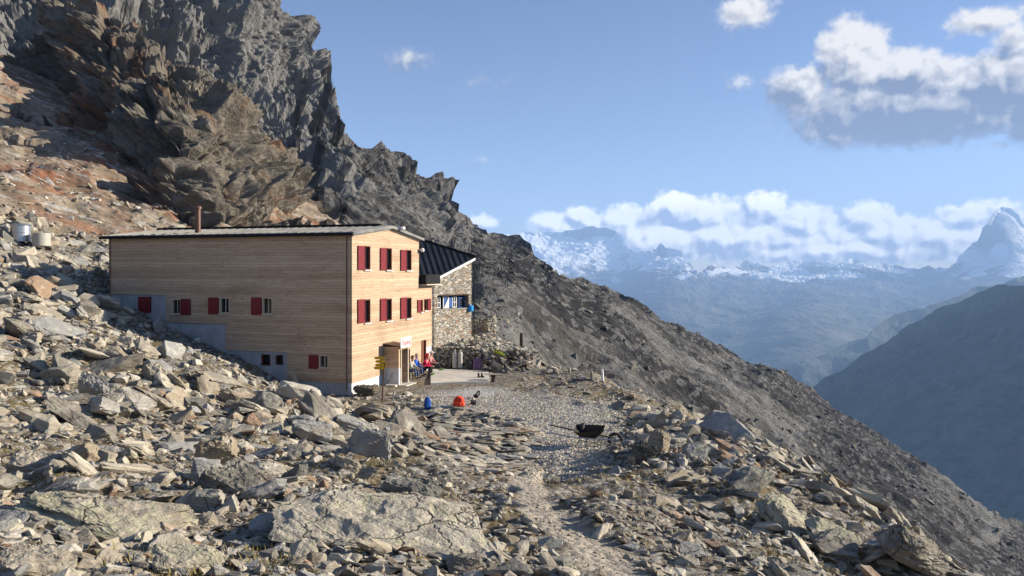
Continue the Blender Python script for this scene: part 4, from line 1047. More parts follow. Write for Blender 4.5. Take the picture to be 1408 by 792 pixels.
bm = bmesh.new(); tube(bm, [(-.28, -.05, EAVE-.1), (-.28, -.05, .3)], .022, 8); obj('downpipe', bm, M['brown'], HUT)
# porch
POD = .92; zt = 2.12
bm = bmesh.new(); bx(bm, .012, POD, yd0, yd0+.10, .95, zt+.0); bx(bm, .012, POD, yd1-.10, yd1, .0, zt); bx(bm, POD-.1, POD, yd0+.1, yd0+.2, .95, zt-.1); bx(bm, POD-.1, POD, yd0+.1, yd1-.1, zt-.16, zt-.002)
pw = obj('porch', bm, M['larch'], HUT)
bm = bmesh.new(); bx(bm, .014, POD+.012, yd0-.012, yd0+.112, -.3, .948); bx(bm, POD-.1, POD+.012, yd0+.112, yd0+.2, -.3, .948); obj('porch_plinth', bm, M['plaster'], pw)
bm = bmesh.new(); prism(bm, [(-.0+.012, yd0-.08, zt+.14), (POD+.1, yd0-.08, zt+.002), (POD+.1, yd1+.08, zt+.002), (.012, yd1+.08, zt+.14)], (0, 0, .05)); obj('porch_roof', bm, M['rust'], pw)
bm = bmesh.new(); bx(bm, .3, .36, yd0+.1, yd1-.1, 0, 2.0); dr = obj('door', bm, M['brown'], HUT)
bm = bmesh.new(); tube(bm, [(.38, yd1-.25, 1.0), (.44, yd1-.25, 1.0), (.44, yd1-.4, 1.0)], .014, 8); obj('handle', bm, M['steel'], dr)
bm = bmesh.new(); bx(bm, POD+.014, POD+.055, yd0+.2, yd0+.27, 0, zt-.16); bx(bm, POD+.014, POD+.055, yd1-.08, yd1, 0, zt-.16); obj('door_frame', bm, M['whitewood'], pw)
bm = bmesh.new(); bx(bm, -.1, POD+.5, yd0-.05, yd1+.1, -.25, .04); obj('doorstep', bm, M['terrace'], HUT)
# sign
sg = bmesh.new(); sy0, sy1 = yd0-.05, yd0+1.3
bx(sg, POD+.12, POD+.15, sy0, sy1, zt-.06, zt+.50)
sgo = obj('sign', sg, M['white'], HUT, bevel=.005)
cu = bpy.data.curves.new('lettering', 'FONT'); cu.body = 'Eingang'; cu.size = .40; cu.extrude = .004; cu.align_x = 'CENTER'; cu.align_y = 'CENTER'; cu.shear = .25
tmp = bpy.data.objects.new('lettering_curve', cu); COL.objects.link(tmp)
me = bpy.data.meshes.new_from_object(tmp.evaluated_get(bpy.context.evaluated_depsgraph_get())); bpy.data.objects.remove(tmp)
me.materials.clear(); me.materials.append(M['redtext'])
lt = bpy.data.objects.new('lettering', me); COL.objects.link(lt); lt.parent = sgo
lt.location = (POD+.156, (sy0+sy1)/2, zt+.22); lt.rotation_euler = (R(90), 0, R(90))
# low wing
WY = side_y(594); WE = side_z(590, 391)
wwin = [sr(583.2,587,411,427), sr(578,581.5,412,429)]
dy0, dy1 = sr(579.5,586,475,508)[:2]
bm = bmesh.new(); panel(bm, LY+.002, WY, .0, WE, wwin+[(dy0, dy1, -.1, 2.0)], 'y', -.012, .14, [(dy1, WY, 1.55), (LY+.002, dy0, .55)])
wg = obj('wing_cladding', bm, M['larch'], HUT)
bm = bmesh.new(); bx(bm, -.2, -.03, dy1, WY-.02, -.8, 1.55); bx(bm, -.2, -.03, LY+.01, dy0, -.8, .55); bx(bm, -6, -.22, WY-.2, WY-.02, -.8, WE-.01); obj('wing_plinth', bm, M['plaster'], HUT)
bm = bmesh.new(); bx(bm, -5, -.5, LY+.3, WY-.3, -.5, WE-.1); obj('dark_box', bm, M['black'], HUT)  # added dark box behind the wing panes, no real room
for r_ in wwin: window(r_, 'y', off=-.012, frame_m='brown', sill=True)
shutter((wwin[1][0]-.5, wwin[1][0], wwin[1][2], wwin[1][3]), 'y', off=-.01); s2 = shutter((wwin[0][1], wwin[0][1]+.5, wwin[0][2], wwin[0][3]), 'y', off=0.0, hinge=0)
bm = bmesh.new(); bx(bm, -.14, -.10, dy0, dy1, -.05, 2.0); bx(bm, -.099, .012, dy0, dy0+.08, -.05, 2.0); bx(bm, -.099, .012, dy1-.08, dy1, -.05, 2.0); obj('door', bm, M['brown'], HUT)
bm = bmesh.new(); bx(bm, -4.0, .42, LY+.14, WY+.35, WE+.03, WE+.62); obj('wing_fascia', bm, M['black'], HUT)
bm = bmesh.new(); bx(bm, -4.0, .47, LY+.16, WY+.38, WE-.03, WE+.028); obj('soffit', bm, M['whitewood'], HUT)

# ------------------------------------------------------------------ old stone hut behind
SH_ = empty('stone_hut', P(597,381,51)+Vector((0, 0, 0))); SH_.location = (0, 0, 0)
tag(SH_, 'old stone hut with a dark standing seam roof behind the wooden hut', 'stone hut')
P1 = Vector(((597-704)/F*51, 51, -.56)); up = Vector((-.316, .949, 0)); sl = .7
def roofz(x, y): return P1.z + sl*(up.x*(x-P1.x)+up.y*(y-P1.y))
D2 = 53.8; P2 = Vector(((649-704)/F*D2, D2, 0)); P2.z = roofz(P2.x, P2.y)
TT = Vector(((576-704)/F*54.4, 54.4, 0)); TT.z = roofz(TT.x, TT.y)
T2 = P2 + (TT-P2)*1.75; T2.z = roofz(T2.x, T2.y)
ev = Vector((-.949, -.316, 0)); E0 = P1 + ev*3.6; E0.z = P1.z
n_ = (Vector((-up.x*sl, -up.y*sl, 1))).normalized()
bm = bmesh.new(); oh = .12
wd = (P2-P1); wd.z = 0; wd.normalize(); wn = Vector((wd.y, -wd.x, 0))       # outward normal of the gable wall
q1 = P1 + wn*oh; q1.z = roofz(q1.x, q1.y); q2 = P2 + wn*oh + wd*.15; q2.z = roofz(q2.x, q2.y)
prism(bm, [E0, q1, q2, T2], n_*.10)
bk = Vector((-.5, 1.0, -.5)); 
prism(bm, [q2+n_*.001, T2+n_*.001, T2+bk*6, q2+bk*6], (0, 0, .10))
r_ = obj('roof', bm, M['roof_dark'], SH_)
bm = bmesh.new()
uu = Vector((up.x, up.y, sl)).normalized()
import mathutils
def cross2(o_, d, a, b):   # intersection parameter in plan
    e = b-a; den = d.x*e.y-d.y*e.x
    if abs(den) < 1e-9: return None
    t = ((a.x-o_.x)*e.y-(a.y-o_.y)*e.x)/den; s = ((a.x-o_.x)*d.y-(a.y-o_.y)*d.x)/den
    return t if -0.001 <= s <= 1.001 else None
poly = [E0, q1, q2, T2]
for k in range(-9, 14):
    o_ = P1 + Vector((.949, .316, 0))*(k*.42+.1) - up*20
    ts = sorted(t for t in (cross2(o_, up, poly[i-1], poly[i]) for i in range(4)) if t is not None)
    if len(ts) < 2 or ts[-1]-ts[0] < .15: continue
    a = o_+up*ts[0]; b = o_+up*ts[-1]; a.z = roofz(a.x, a.y); b.z = roofz(b.x, b.y)
    sd_ = Vector((.949, .316, 0))*.02
    prism(bm, [a-sd_+n_*.10, a+sd_+n_*.10, b+sd_+n_*.10, b-sd_+n_*.10], n_*.06)
obj('roof_seams', bm, M['black'], r_)
bm = bmesh.new(); q1b, q2b = q1+wn*.02, q2+wn*.02
prism(bm, [q1b-Vector((0,0,.14)), q2b-Vector((0,0,.14)), q2b+Vector((0,0,.02)), q1b+Vector((0,0,.02))], wn*.04); obj('verge_board', bm, M['white'], r_)
bm = bmesh.new(); prism(bm, [T2+n_*.1, q2+n_*.1, q2+n_*.22, T2+n_*.22], Vector((0,.12,0))); obj('ridge_cap', bm, M['black'], r_)
# gable wall with a window band: frame a = distance along the wall from P1
L_ = (P2-P1); L_.z = 0; Lw = L_.length
def wa(px):
    k = (px-704)/F; return (k*P1.y-P1.x)/(wd.x-k*wd.y)
def wz(px, py): a = wa(px); return (370-py)/F*(P1.y+wd.y*a)
a0, a1 = wa(601), wa(644.5); z0, z1 = wz(622,426), wz(622,405)
def wpt(a, z, d=0): v = P1+wd*a - wn*d; return Vector((v.x, v.y, z))
ZB = -5.6
bm = bmesh.new(); th = .45
def wquad(a, b, c, d):   # box in wall frame
    pass
for (aa, ab, za, zb_) in ((0, a0, z0, z1), (a1, Lw, z0, z1), (0, Lw, ZB, z0)):
    prism(bm, [wpt(aa, za), wpt(ab, za), wpt(ab, zb_), wpt(aa, zb_)], -wn*th)
prism(bm, [wpt(0, z1), wpt(Lw, z1), wpt(Lw, P2.z-.03), wpt(0, P1.z-.03)], -wn*th)
# rear and left walls so the hut is closed
lw = ev; pA = wpt(0, ZB, .002); 
prism(bm, [pA, pA+ev*3.5, Vector((*(pA+ev*3.5).xy, P1.z-.1)), Vector((*pA.xy, P1.z-.1))], up*.4)
p3 = wpt(Lw, ZB); p4 = p3 + Vector((-.6, 1, 0)).normalized()*5
prism(bm, [p3, p4, Vector((*p4.xy, P2.z-1.8)), Vector((*p3.xy, P2.z-.03))], Vector((-.4, -.1, 0)))
obj('wall', bm, M['masonry'], SH_)
bm = bmesh.new(); prism(bm, [wpt(a0-.0, z0-.02, .46), wpt(a1, z0-.02, .46), wpt(a1, z1, .46), wpt(a0, z1, .46)], -wn*.05); obj('black_backing', bm, M['black'], SH_)  # black sheet closing the window band from behind
bm = bmesh.new(); prism(bm, [wpt(a0, z0, -.04), wpt(a1, z0, -.04), wpt(a1, z0+.09, -.04), wpt(a0, z0+.09, -.04)], -wn*.3); obj('sill', bm, M['weather'], SH_)
bm = bmesh.new(); prism(bm, [wpt(a0, z1-.07, .02), wpt(a1, z1-.07, .02), wpt(a1, z1-.002, .02), wpt(a0, z1-.002, .02)], -wn*.3); obj('lintel', bm, M['darkwood'], SH_)
def swind(p0, p1, q0, q1, frame='white', pane='glass', bars=True, d=.3, name='window'):
    a, b = wa(p0), wa(p1); c, e = wz((p0+p1)/2, q1), wz((p0+p1)/2, q0); w = .05
    bm = bmesh.new()
    def bar(x_, y_, u_, v_): prism(bm, [wpt(x_, u_, d), wpt(y_, u_, d), wpt(y_, v_, d), wpt(x_, v_, d)], -wn*.06)
    bar(a, a+w, c, e); bar(b-w, b, c, e); bar(a+w, b-w, c, c+w); bar(a+w, b-w, e-w, e)
    if bars: bar((a+b)/2-.02, (a+b)/2+.02, c+w, e-w); bar(a+w, b-w, (c+e)/2-.02, (c+e)/2+.019)
    f_ = obj(name, bm, M[frame], SH_)
    bm = bmesh.new(); prism(bm, [wpt(a+w, c+w, d+.03), wpt(b-w, c+w, d+.03), wpt(b-w, e-w, d+.03), wpt(a+w, e-w, d+.03)], -wn*.02); obj('pane', bm, M[pane], f_)
    return f_
swind(603,610,409,424); swind(626.5,632.5,408,423); swind(635,643,409,423,'bluepaint','glass',False)
f_ = swind(613.5,621.5,408,424,'white','bluepaint',False, .28, 'shutter')
a, b = wa(614.5), wa(620.7); c, e = wz(618,423.3), wz(618,409)
bm = bmesh.new(); prism(bm, [wpt(a, c, .26), wpt(b, c, .26), wpt(b, e, .26)], -wn*.015); obj('white_triangle', bm, M['white'], f_)
bm = bmesh.new(); a, b = wa(622), wa(625.5); prism(bm, [wpt(a, c, .27), wpt(b, c, .27), wpt(b, e, .27), wpt(a, e, .27)], -wn*.03); obj('shutter', bm, M['bluepaint'], SH_)
# downpipe at the corner
bm = bmesh.new(); tube(bm, [wpt(Lw+.12, P2.z-.1, -.1), wpt(Lw+.12, ZB+.4, -.1)], .035, 8); obj('downpipe', bm, M['black'], SH_)

def drystone(name, a, b, z0, z1, size, label, cat, depth=.35, mat='rock', seed=5, slopeend=None):
    """wall laid of real stones between two plan points"""
    r = random.Random(seed); a, b = Vector((*a, 0)), Vector((*b, 0)); d = (b-a); L = d.length; d.normalize(); n = Vector((d.y, -d.x, 0))
    if n.y > 0: n = -n
    Vs, Ts, A, Bn = [], [], [], []; off = 0; z = z0; row = 0
    while z < z1:
        h = size*r.uniform(.45, .8); x = r.uniform(-.1, 0)
        while x < L:
            w = size*r.uniform(.8, 2.0)
            top = z1 if slopeend is None else z1 + (slopeend-z1)*min(max(x/L, 0), 1)
            if z < top:
                V, T = PR1[r.randrange(len(PR1))]; V = V/np.abs(V).max(0); L3 = V*np.array([w*.53, depth*.55, h*.58])
                c = a+d*(x+w/2)+n*r.uniform(-.03, .03); an = math.atan2(d.y, d.x)+r.uniform(-.06, .06); ca, sa = math.cos(an), math.sin(an)
                Q = np.stack([L3[:, 0]*ca-L3[:, 1]*sa+c.x, L3[:, 0]*sa+L3[:, 1]*ca+c.y, L3[:, 2]+z+h/2], 1)
                Vs.append(Q); Ts.append(T+off); off += len(V); A.append(L3); Bn.append(np.full(len(V), r.random()))
            x += w
        z += h*.93; row += 1
    o = raw_mesh(name, np.concatenate(Vs), np.concatenate(Ts), M[mat], attrs={'rloc': ('FLOAT_VECTOR', np.concatenate(A)), 'rnd': ('FLOAT', np.concatenate(Bn))})
    tag(o, label, cat); return o
drystone('dry_stone_wall', (-5.7, 50.2), (-1.9, 50.6), -6.45, -5.05, .24, 'dark dry stone retaining wall behind the gas cylinders at the back of the terrace', 'stone wall', slopeend=-5.2)
# fill behind that wall
# steps right of the stone hut
sx0 = (650-704)/F*55.5; sx1 = (677-704)/F*57
st = drystone('stone_steps', (sx0+.9, 56.2), (sx1+.02, 57.2), -5.9, (370-438)/F*57, .2, 'stone steps with a masonry cheek wall right of the old stone hut', 'steps', .5, 'rock_warm', 8)
bm = bmesh.new()
for k in range(5): bx(bm, sx0-.1, sx0+1.0, 55.4+.3*k, 57.2, -5.5+.28*k, -5.5+.28*(k+1)-.002)
obj('tread', bm, M['masonry'], st)
o = drystone('stone_wall', ((650-704)/F*58, 58), ((672-704)/F*58.5, 58.5), -5.0, (370-440)/F*58, .2, 'low wall behind the top of the stone steps', 'stone wall', .4, 'rock', 9)

# ------------------------------------------------------------------ terrace slab
def gpt(px, py, z=BASE):   # point on the level terrace plane
    D = -z*F/(py-370); return Vector(((px-704)/F*D, D, z))
q = [gpt(592,526.5,-6.30), gpt(673,523.5,-6.30), gpt(671.5,509.5,-6.30), gpt(592,507,-6.30)]
bm = bmesh.new(); prism(bm, [v for v in q], (0, 0, -.35)); o = obj('terrace', bm, M['terrace'], bevel=.012); tag(o, kind='structure')

# ------------------------------------------------------------------ tanks
def tank(px, py0, py1, w, mat, label, lid):
    D = 53.0; x = (px-704)/F*D; r_ = w/2/F*D; zt_ = (370-py0)/F*D; zb_ = (370-py1)/F*D
    t = empty('water_tank', (x, D, zb_-.3)); tag(t, label, 'water tank')
    h = zt_-zb_+.3
    bm = bmesh.new(); lathe(bm, [(r_, 0), (r_, h*.5), (r_*1.02, h*.5+.01), (r_*1.02, h*.5+.05), (r_, h*.5+.06), (r_, h-.06)], seg=32); obj('tank_body', bm, M[mat], t, bevel=.01)
    bm = bmesh.new()
    lathe(bm, [(r_*1.09, h-.058), (r_*1.1, h-.02), (r_*.9, h+.05), (r_*.2, h+.09)] if lid else [(r_*.99, h-.058), (r_*.97, h-.03), (r_*.3, h)], seg=32); obj('lid', bm, M[mat], t)
    return t
tank(28.5, 309, 326, 24.5, 'steel', 'shiny metal water tank with a lid on the rocks at the upper left', True)
tank(57, 320, 332, 22, 'beige', 'dull beige water tank half sunk in rocks beside the metal one', False)

# ------------------------------------------------------------------ gas cylinders
def cyl(px, lab):
    D = 49.2; x = (px-704)/F*D; t = empty('gas_cylinder', (x, D, -6.30)); tag(t, lab, 'gas cylinder', 'gas cylinders on the terrace')
    bm = bmesh.new(); lathe(bm, [(.10, 0), (.145, .03), (.15, .08), (.15, .92), (.13, 1.0), (.07, 1.05)], seg=20); obj('bottle', bm, M['gaswhite'], t, smooth=False)
    bm = bmesh.new(); lathe(bm, [(.055, 1.051), (.06, 1.14), (.04, 1.17)], seg=12); obj('valve_cap', bm, M['gaswhite'], t)
cyl(625.3, 'left of the two grey gas cylinders standing against the dry stone wall')
cyl(632.8, 'right of the two grey gas cylinders standing against the dry stone wall')

# ------------------------------------------------------------------ signpost
D = 37.0; x = (526-704)/F*D; zg = (370-552)/F*D; zt_ = (370-489)/F*D
sp = empty('signpost', (x, D, zg)); tag(sp, 'leaning hiking signpost with yellow direction arrows beside the hut corner', 'signpost')
bm = bmesh.new(); tube(bm, [(-.03, 0, -.3), (.10, 0, zt_-zg)], .035, 10); obj('post', bm, M['rust'], sp)
H = zt_-zg
for k, (w, dz) in enumerate(((.50, .02), (.44, .19), (.46, .36), (.52, .50))):
    bm = bmesh.new(); z1_ = H-.02-dz; h = .13; xr = .09
    prism(bm, [(xr, -.05, z1_), (xr-w+.08, -.05, z1_), (xr-w, -.05, z1_-h/2), (xr-w+.08, -.05, z1_-h), (xr, -.05, z1_-h)], (0, .02, 0)); obj('arrow_board', bm, M['yellow'], sp)
bm = bmesh.new(); prism(bm, [(.13, .0, H-.28), (.20, -.10, H-.36), (.16, -.05, H-.62), (.11, .0, H-.5)], (.0, .02, 0)); obj('arrow_board', bm, M['yellow'], sp)

# ------------------------------------------------------------------ people
def skin_obj(name, pts, edges, rad, mat, parent=None, root=0, sub=2):
    me = bpy.data.meshes.new(name); me.from_pydata([tuple(p_) for p_ in pts], edges, []); me.materials.append(mat)
    o = bpy.data.objects.new(name, me); COL.objects.link(o)
    if parent: o.parent = parent
    md = o.modifiers.new('skin', 'SKIN'); md.use_smooth_shade = True
    for i, v in enumerate(me.skin_vertices[0].data):
        r_ = rad[i]; v.radius = (r_, r_) if not isinstance(r_, tuple) else r_; v.use_root = (i == root)
    s = o.modifiers.new('sub', 'SUBSURF'); s.levels = s.render_levels = sub
    return o
def person(name, loc, rz, lean, knee, label, top, legs, hair, shoe, hood=False, hat=False, legout=0.0, arm=.25, headtilt=0.0, skirt=False):
    """seated figure facing local +Y; pelvis 0.42 above loc"""
    root = empty('person', loc, rz); tag(root, label, 'person', 'people resting on the bench')
    pel = Vector((0, 0, .47)); ch_ = pel+Vector((0, lean*.45, .40)); nk = ch_+Vector((0, lean*.15, .14)); hd = nk+Vector((0, .03+headtilt*.5, .12)); hdt = hd+Vector((0, .02, .12))
    pts = [pel, pel+Vector((0, lean*.2, .2)), ch_, nk, hd, hdt]; E = [(0, 1), (1, 2), (2, 3), (3, 4), (4, 5)]; rad = [(.13, .10), (.12, .09), (.15, .10), (.05, .05), (.095, .10), (.075, .085)]
    tops = {0: .15}
    J = {}
    for s in (-1, 1):
        sh = ch_+Vector((s*.19, 0, .04)); el_ = sh+Vector((s*.05, .12, -.26)); wr = el_+Vector((-s*.10, .22, -.06+arm*.1)); hn = wr+Vector((-s*.02, .07, -.01))
        i = len(pts); pts += [sh, el_, wr, hn]; E += [(2, i), (i, i+1), (i+1, i+2), (i+2, i+3)]; rad += [.055, .042, .028, (.035, .018)]
        J[s] = (sh, el_, wr)
        for f in range(5):
            j = len(pts); off = Vector((s*(.034-.017*f), .035 if f else .012, -.008)); tip = off*1.0+Vector((s*(.004 if f else .03), (.035, .042, .045, .042, .032)[f], -.022))
            pts += [hn+off, hn+tip]; E += [(i+3, j), (j, j+1)]; rad += [.009, .008]
    K = {}
    for s in (-1, 1):
        hp = pel+Vector((s*.09, .02, -.01)); kn = hp+Vector((s*.05, .42, .05+knee)); an = kn+Vector((0, .06+legout, -.42+legout*.45)); to = an+Vector((0, .17, -.03+legout*.2))
        i = len(pts); pts += [hp, kn, an, to]; E += [(0, i), (i, i+1), (i+1, i+2), (i+2, i+3)]; rad += [.085, .06, .04, .035]
        K[s] = (hp, kn, an, to)
    b = skin_obj('body', pts, E, rad, M['skin'], root)
    # jacket or shirt
    p_ = [pel+Vector((0, 0, .05)), pel+Vector((0, lean*.2, .2)), ch_, nk-Vector((0, 0, .03))]; e_ = [(0, 1), (1, 2), (2, 3)]; r_ = [(.16, .13), (.15, .12), (.175, .13), .075]
    for s in (-1, 1):
        sh, el_, wr = J[s]; i = len(p_); p_ += [sh, el_, wr-(wr-el_)*.1]; e_ += [(2, i), (i, i+1), (i+1, i+2)]; r_ += [.078, .062, .045]
    skin_obj('jacket', p_, e_, r_, M[top], root, root=1)
    p_ = [pel]; e_ = []; r_ = [(.16, .13)]
    for s in (-1, 1):
        hp, kn, an, to = K[s]; i = len(p_); p_ += [hp, kn, an-(an-kn)*.08]; e_ += [(0, i), (i, i+1), (i+1, i+2)]; r_ += [.10, .08, .06]
    skin_obj('trousers', p_, e_, r_, M[legs], root)
    for s in (-1, 1):
        hp, kn, an, to = K[s]; skin_obj('shoe', [an, an+Vector((0, -.03, -.04)), (an+to)/2, to+Vector((0, .03, 0))], [(0, 1), (1, 2), (2, 3)], [.05, .045, .05, .04], M[shoe], root, sub=1)
    # hair, hood or hat
    bm = bmesh.new(); bmesh.ops.create_uvsphere(bm, u_segments=16, v_segments=10, radius=.118)
    for v in list(bm.verts):
        if v.co.y > .055 and v.co.z < .045: bm.verts.remove(v)
    for v in bm.verts:
        v.co.z *= 1.12
        if hood: v.co *= 1.18; v.co.z += .06*max(0, v.co.z)*6*.4
    if hat: lathe(bm, [(.18, .02), (.185, .035), (.12, .045)], seg=16)
    o = obj('hat' if hat else ('hood' if hood else 'hair'), bm, M[hair], root, smooth=True); o.location = (hd+hdt)/2+Vector((0, -.015, .02))
    # face: nose and ears
    bm = bmesh.new()
    c = (hd+hdt)/2
    tube(bm, [c+Vector((0, .095, .03)), c+Vector((0, .125, -.01)), c+Vector((0, .1, -.02))], [.01, .016, .012], 6)
    for s in (-1, 1): tube(bm, [c+Vector((s*.09, 0, .02)), c+Vector((s*.115, -.01, .0)), c+Vector((s*.095, 0, -.03))], .014, 6)
    obj('face', bm, M['skin'], root, smooth=True)
    return root
def seatpos(px, py):
    return gpt(px, py, -6.36)
RZ = -TH - R(90)      # facing away from the lit wall
pp = W(.42, side_y(567, .42), .06)
person('a', W(.42, side_y(563.5, .42), .06), RZ-.1, .28, .0, 'dark haired person in a grey shirt and jeans sitting nearest the porch', 'greyshirt', 'jeans', 'hair', 'boot')
person('b', W(.40, side_y(570.5, .40), .10), RZ+.1, .15, .0, 'grey haired person in a bright blue shirt sitting upright by the wall', 'royal', 'jeans', 'greyhair', 'boot')
person('c', W(.75, side_y(582, .75), .04), RZ+.1, .42, .06, 'person in a crimson hooded jacket and black trousers bending forward', 'pinkred', 'darkcloth', 'redhair', 'green', hood=True)
person('d', W(.62, side_y(590, .62), .10), RZ-.05, .22, .0, 'person in a white hat and faded red shirt with legs stretched out', 'pale_pink', 'darkcloth', 'hat', 'green', hat=True, legout=.28)
bt = empty('bench', W(.38, side_y(577, .38), 0), -TH); tag(bt, 'low wooden bench against the sunlit wall under the resting people', 'bench')
bm = bmesh.new(); ya = side_y(560, .38)-side_y(577, .38); yb = side_y(589, .38)-side_y(577, .38)
bx(bm, -.2, .2, ya, yb, .36, .41); obj('seat', bm, M['weather'], bt)
for s in (ya+.3, (ya+yb)/2-.1, yb-.95):
    bm = bmesh.new(); bx(bm, -.15, .10, s-.04, s+.04, -.05, .358); obj('leg', bm, M['weather'], bt)

# ------------------------------------------------------------------ backpacks and small things on the forecourt
def backpack(loc, rz, mat, label, h=.52, w=.32, d=.24, tilt=0.0, cap='black'):
    t = empty('backpack', loc, rz); t.rotation_euler = (tilt, 0, rz); tag(t, label, 'backpack')
    bm = bmesh.new()
    prof = [(.0, .8), (.06, .97), (.25, 1.04), (.5, 1.0), (.72, .9), (.88, .68), (.97, .4), (1.0, .15)]
    rings = []
    for z, s in prof:
        ring = []
        for k in range(16):
            a = 2*math.pi*k/16; ca, sa = math.cos(a), math.sin(a); ca = math.copysign(abs(ca)**.6, ca); sa = math.copysign(abs(sa)**.6, sa)
            ring.append(bm.verts.new((ca*w/2*s + .01*math.sin(z*20+k), sa*d/2*s*(1.0 if sa > 0 else .8), z*h)))
        rings.append(ring)
        for k, v in enumerate(ring): v.co.x += .022*math.sin(z*9+k*1.7+h*40); v.co.y += .022*math.sin(z*13+k*2.3); v.co.z += .014*math.sin(k*1.9+z*5)
    for i in range(len(rings)-1):
        for k in range(16): bm.faces.new((rings[i][k], rings[i][(k+1) % 16], rings[i+1][(k+1) % 16], rings[i+1][k]))
    bm.faces.new(rings[0]); bm.faces.new(rings[-1])
    obj('bag', bm, M[mat], t, smooth=True)
    bm = bmesh.new(); bx(bm, -w*.33, w*.33, -d*.68, -d*.42, h*.12, h*.48); obj('front_pocket', bm, M[mat], t, bevel=.03)
    bm = bmesh.new(); lathe(bm, [(w*.2, h*.84), (w*.38, h*.88), (w*.33, h*.97), (w*.2, h*1.03), (w*.06, h*1.06)], seg=14); obj('top_lid', bm, M[mat], t, smooth=False)
    for s in (-1, 1):
        bm = bmesh.new(); tube(bm, [(s*.08, d*.4, h*.9), (s*.1, d*.75, h*.7), (s*.11, d*.7, h*.35), (s*.12, d*.45, h*.08)], .018, 6); obj('strap', bm, M['black'], t)
    return t
def onground(px, py, dz=0.0):
    d = hit(px, py); x = (px-704)/F*d; return Vector((x, d, float(ground_h(np.array([x]), np.array([d]))[0])+dz))
backpack(onground(588,560), .3, 'blue', 'upright blue backpack standing on the gravel in front of the bench', .54, .30, .24)
backpack(onground(631,559), -.2, 'redbag', 'bright red backpack slumped on the gravel', .46, .50, .40)
# dark bag with strap
g_ = onground(655,548); t = empty('shoulder_bag', g_); tag(t, 'small dark bag with a raised strap on the gravel right of the red backpack', 'bag')
bm = bmesh.new(); bx(bm, -.17, .13, -.1, .1, 0, .16)
for v in bm.verts:
    if v.co.z > .1: v.co.x *= .7
obj('bag', bm, M['boot'], t, bevel=.04)
bm = bmesh.new(); tube(bm, [(-.15, 0, .12), (.0, 0, .20), (.10, 0, .34), (.15, 0, .36), (.13, 0, .1)], .03, 8); obj('strap', bm, M['boot'], t)
o = boulder(651,555,9,(1,.8,.8),(0,0,0),M['rock_dark'],'small dark round stone on the gravel below the dark bag',.95,950,.1,2)
# pair of boots on the terrace
for k, (px, lb) in enumerate(((658, 'left boot of the dark pair standing on the terrace slab'), (662.5, 'right boot of the dark pair standing on the terrace slab'))):
    g_ = gpt(px, 518.5, -6.298); t = empty('boot', g_, R(200+20*k)); tag(t, lb, 'boot')
    bm = bmesh.new(); tube(bm, [(0, 0, .06), (0, .0, .24)], [.05, .06], 10, cap=True); obj('shaft', bm, M['boot'], t)
    bm = bmesh.new(); tube(bm, [(0, -.06, .05), (0, .08, .05), (0, .20, .035)], [.045, .05, .035], 10); bx(bm, -.045, .045, -.1, .22, 0, .02); obj('foot', bm, M['boot'], t)
# purple cloth over a stone and log table at the end of the terrace
g_ = gpt(656.5, 508.5, -6.30); bm = bmesh.new()
n = 14
for i in range(n):
    for j in range(10): pass
bmesh.ops.create_grid(bm, x_segments=12, y_segments=12, size=.5)
for v in bm.verts:
    x_, y_ = v.co.x, v.co.y; v.co = Vector((x_*.5*(1-.3*y_), -.1+y_*.12+.05*math.sin(x_*22), .42+y_*.7+.04*math.sin(x_*9+y_*5)))
ext = bmesh.ops.solidify(bm, geom=bm.faces[:], thickness=.02)
o = obj('cloth', bm, M['purple'], smooth=True); o.location = g_; tag(o, 'faded purple cloth hanging over the rocks at the right end of the terrace', 'cloth')
g_ = gpt(678, 525, -6.42); t = empty('stone_table', g_, -.1); tag(t, 'small rough table of a stone plate on a dark stump at the terrace end', 'table')
V, T = hull_proto(411, (.62, .32, .05), 16, 2, .02); raw_mesh('table_top', V+np.array([0, 0, .42]), T, M['rock'], t, attrs={'rloc': ('FLOAT_VECTOR', V), 'rnd': ('FLOAT', np.full(len(V), .2))})
bm = bmesh.new(); tube(bm, [(0, 0, -.05), (0.03, 0, .2), (0, 0, .38)], [.16, .11, .15], 10); obj('stump', bm, M['darkwood'], t)
# dark rocks by the terrace end
for k, (px, py, w, lb) in enumerate(((668,503,17,'dark block under the purple cloth'), (682,508,20,'dark slab leaning at the end of the terrace'), (672,497,18,'dark stone on the heap left of the lime patch'), (645,503,12,'dark stone at the foot of the dry wall right of the gas cylinders'))):
    g_ = gpt(px, py+5, -6.4); V, T = hull_proto(430+k, (1, .8, .8), 16, 2, .05); r_ = w/2/F*g_.y; V = V*r_
    o = raw_mesh('boulder', V, T, M['rock_dark'], attrs={'rloc': ('FLOAT_VECTOR', V), 'rnd': ('FLOAT', np.full(len(V), .95))}); o.location = g_+Vector((0, .2, r_*.5)); tag(o, lb, 'boulder')

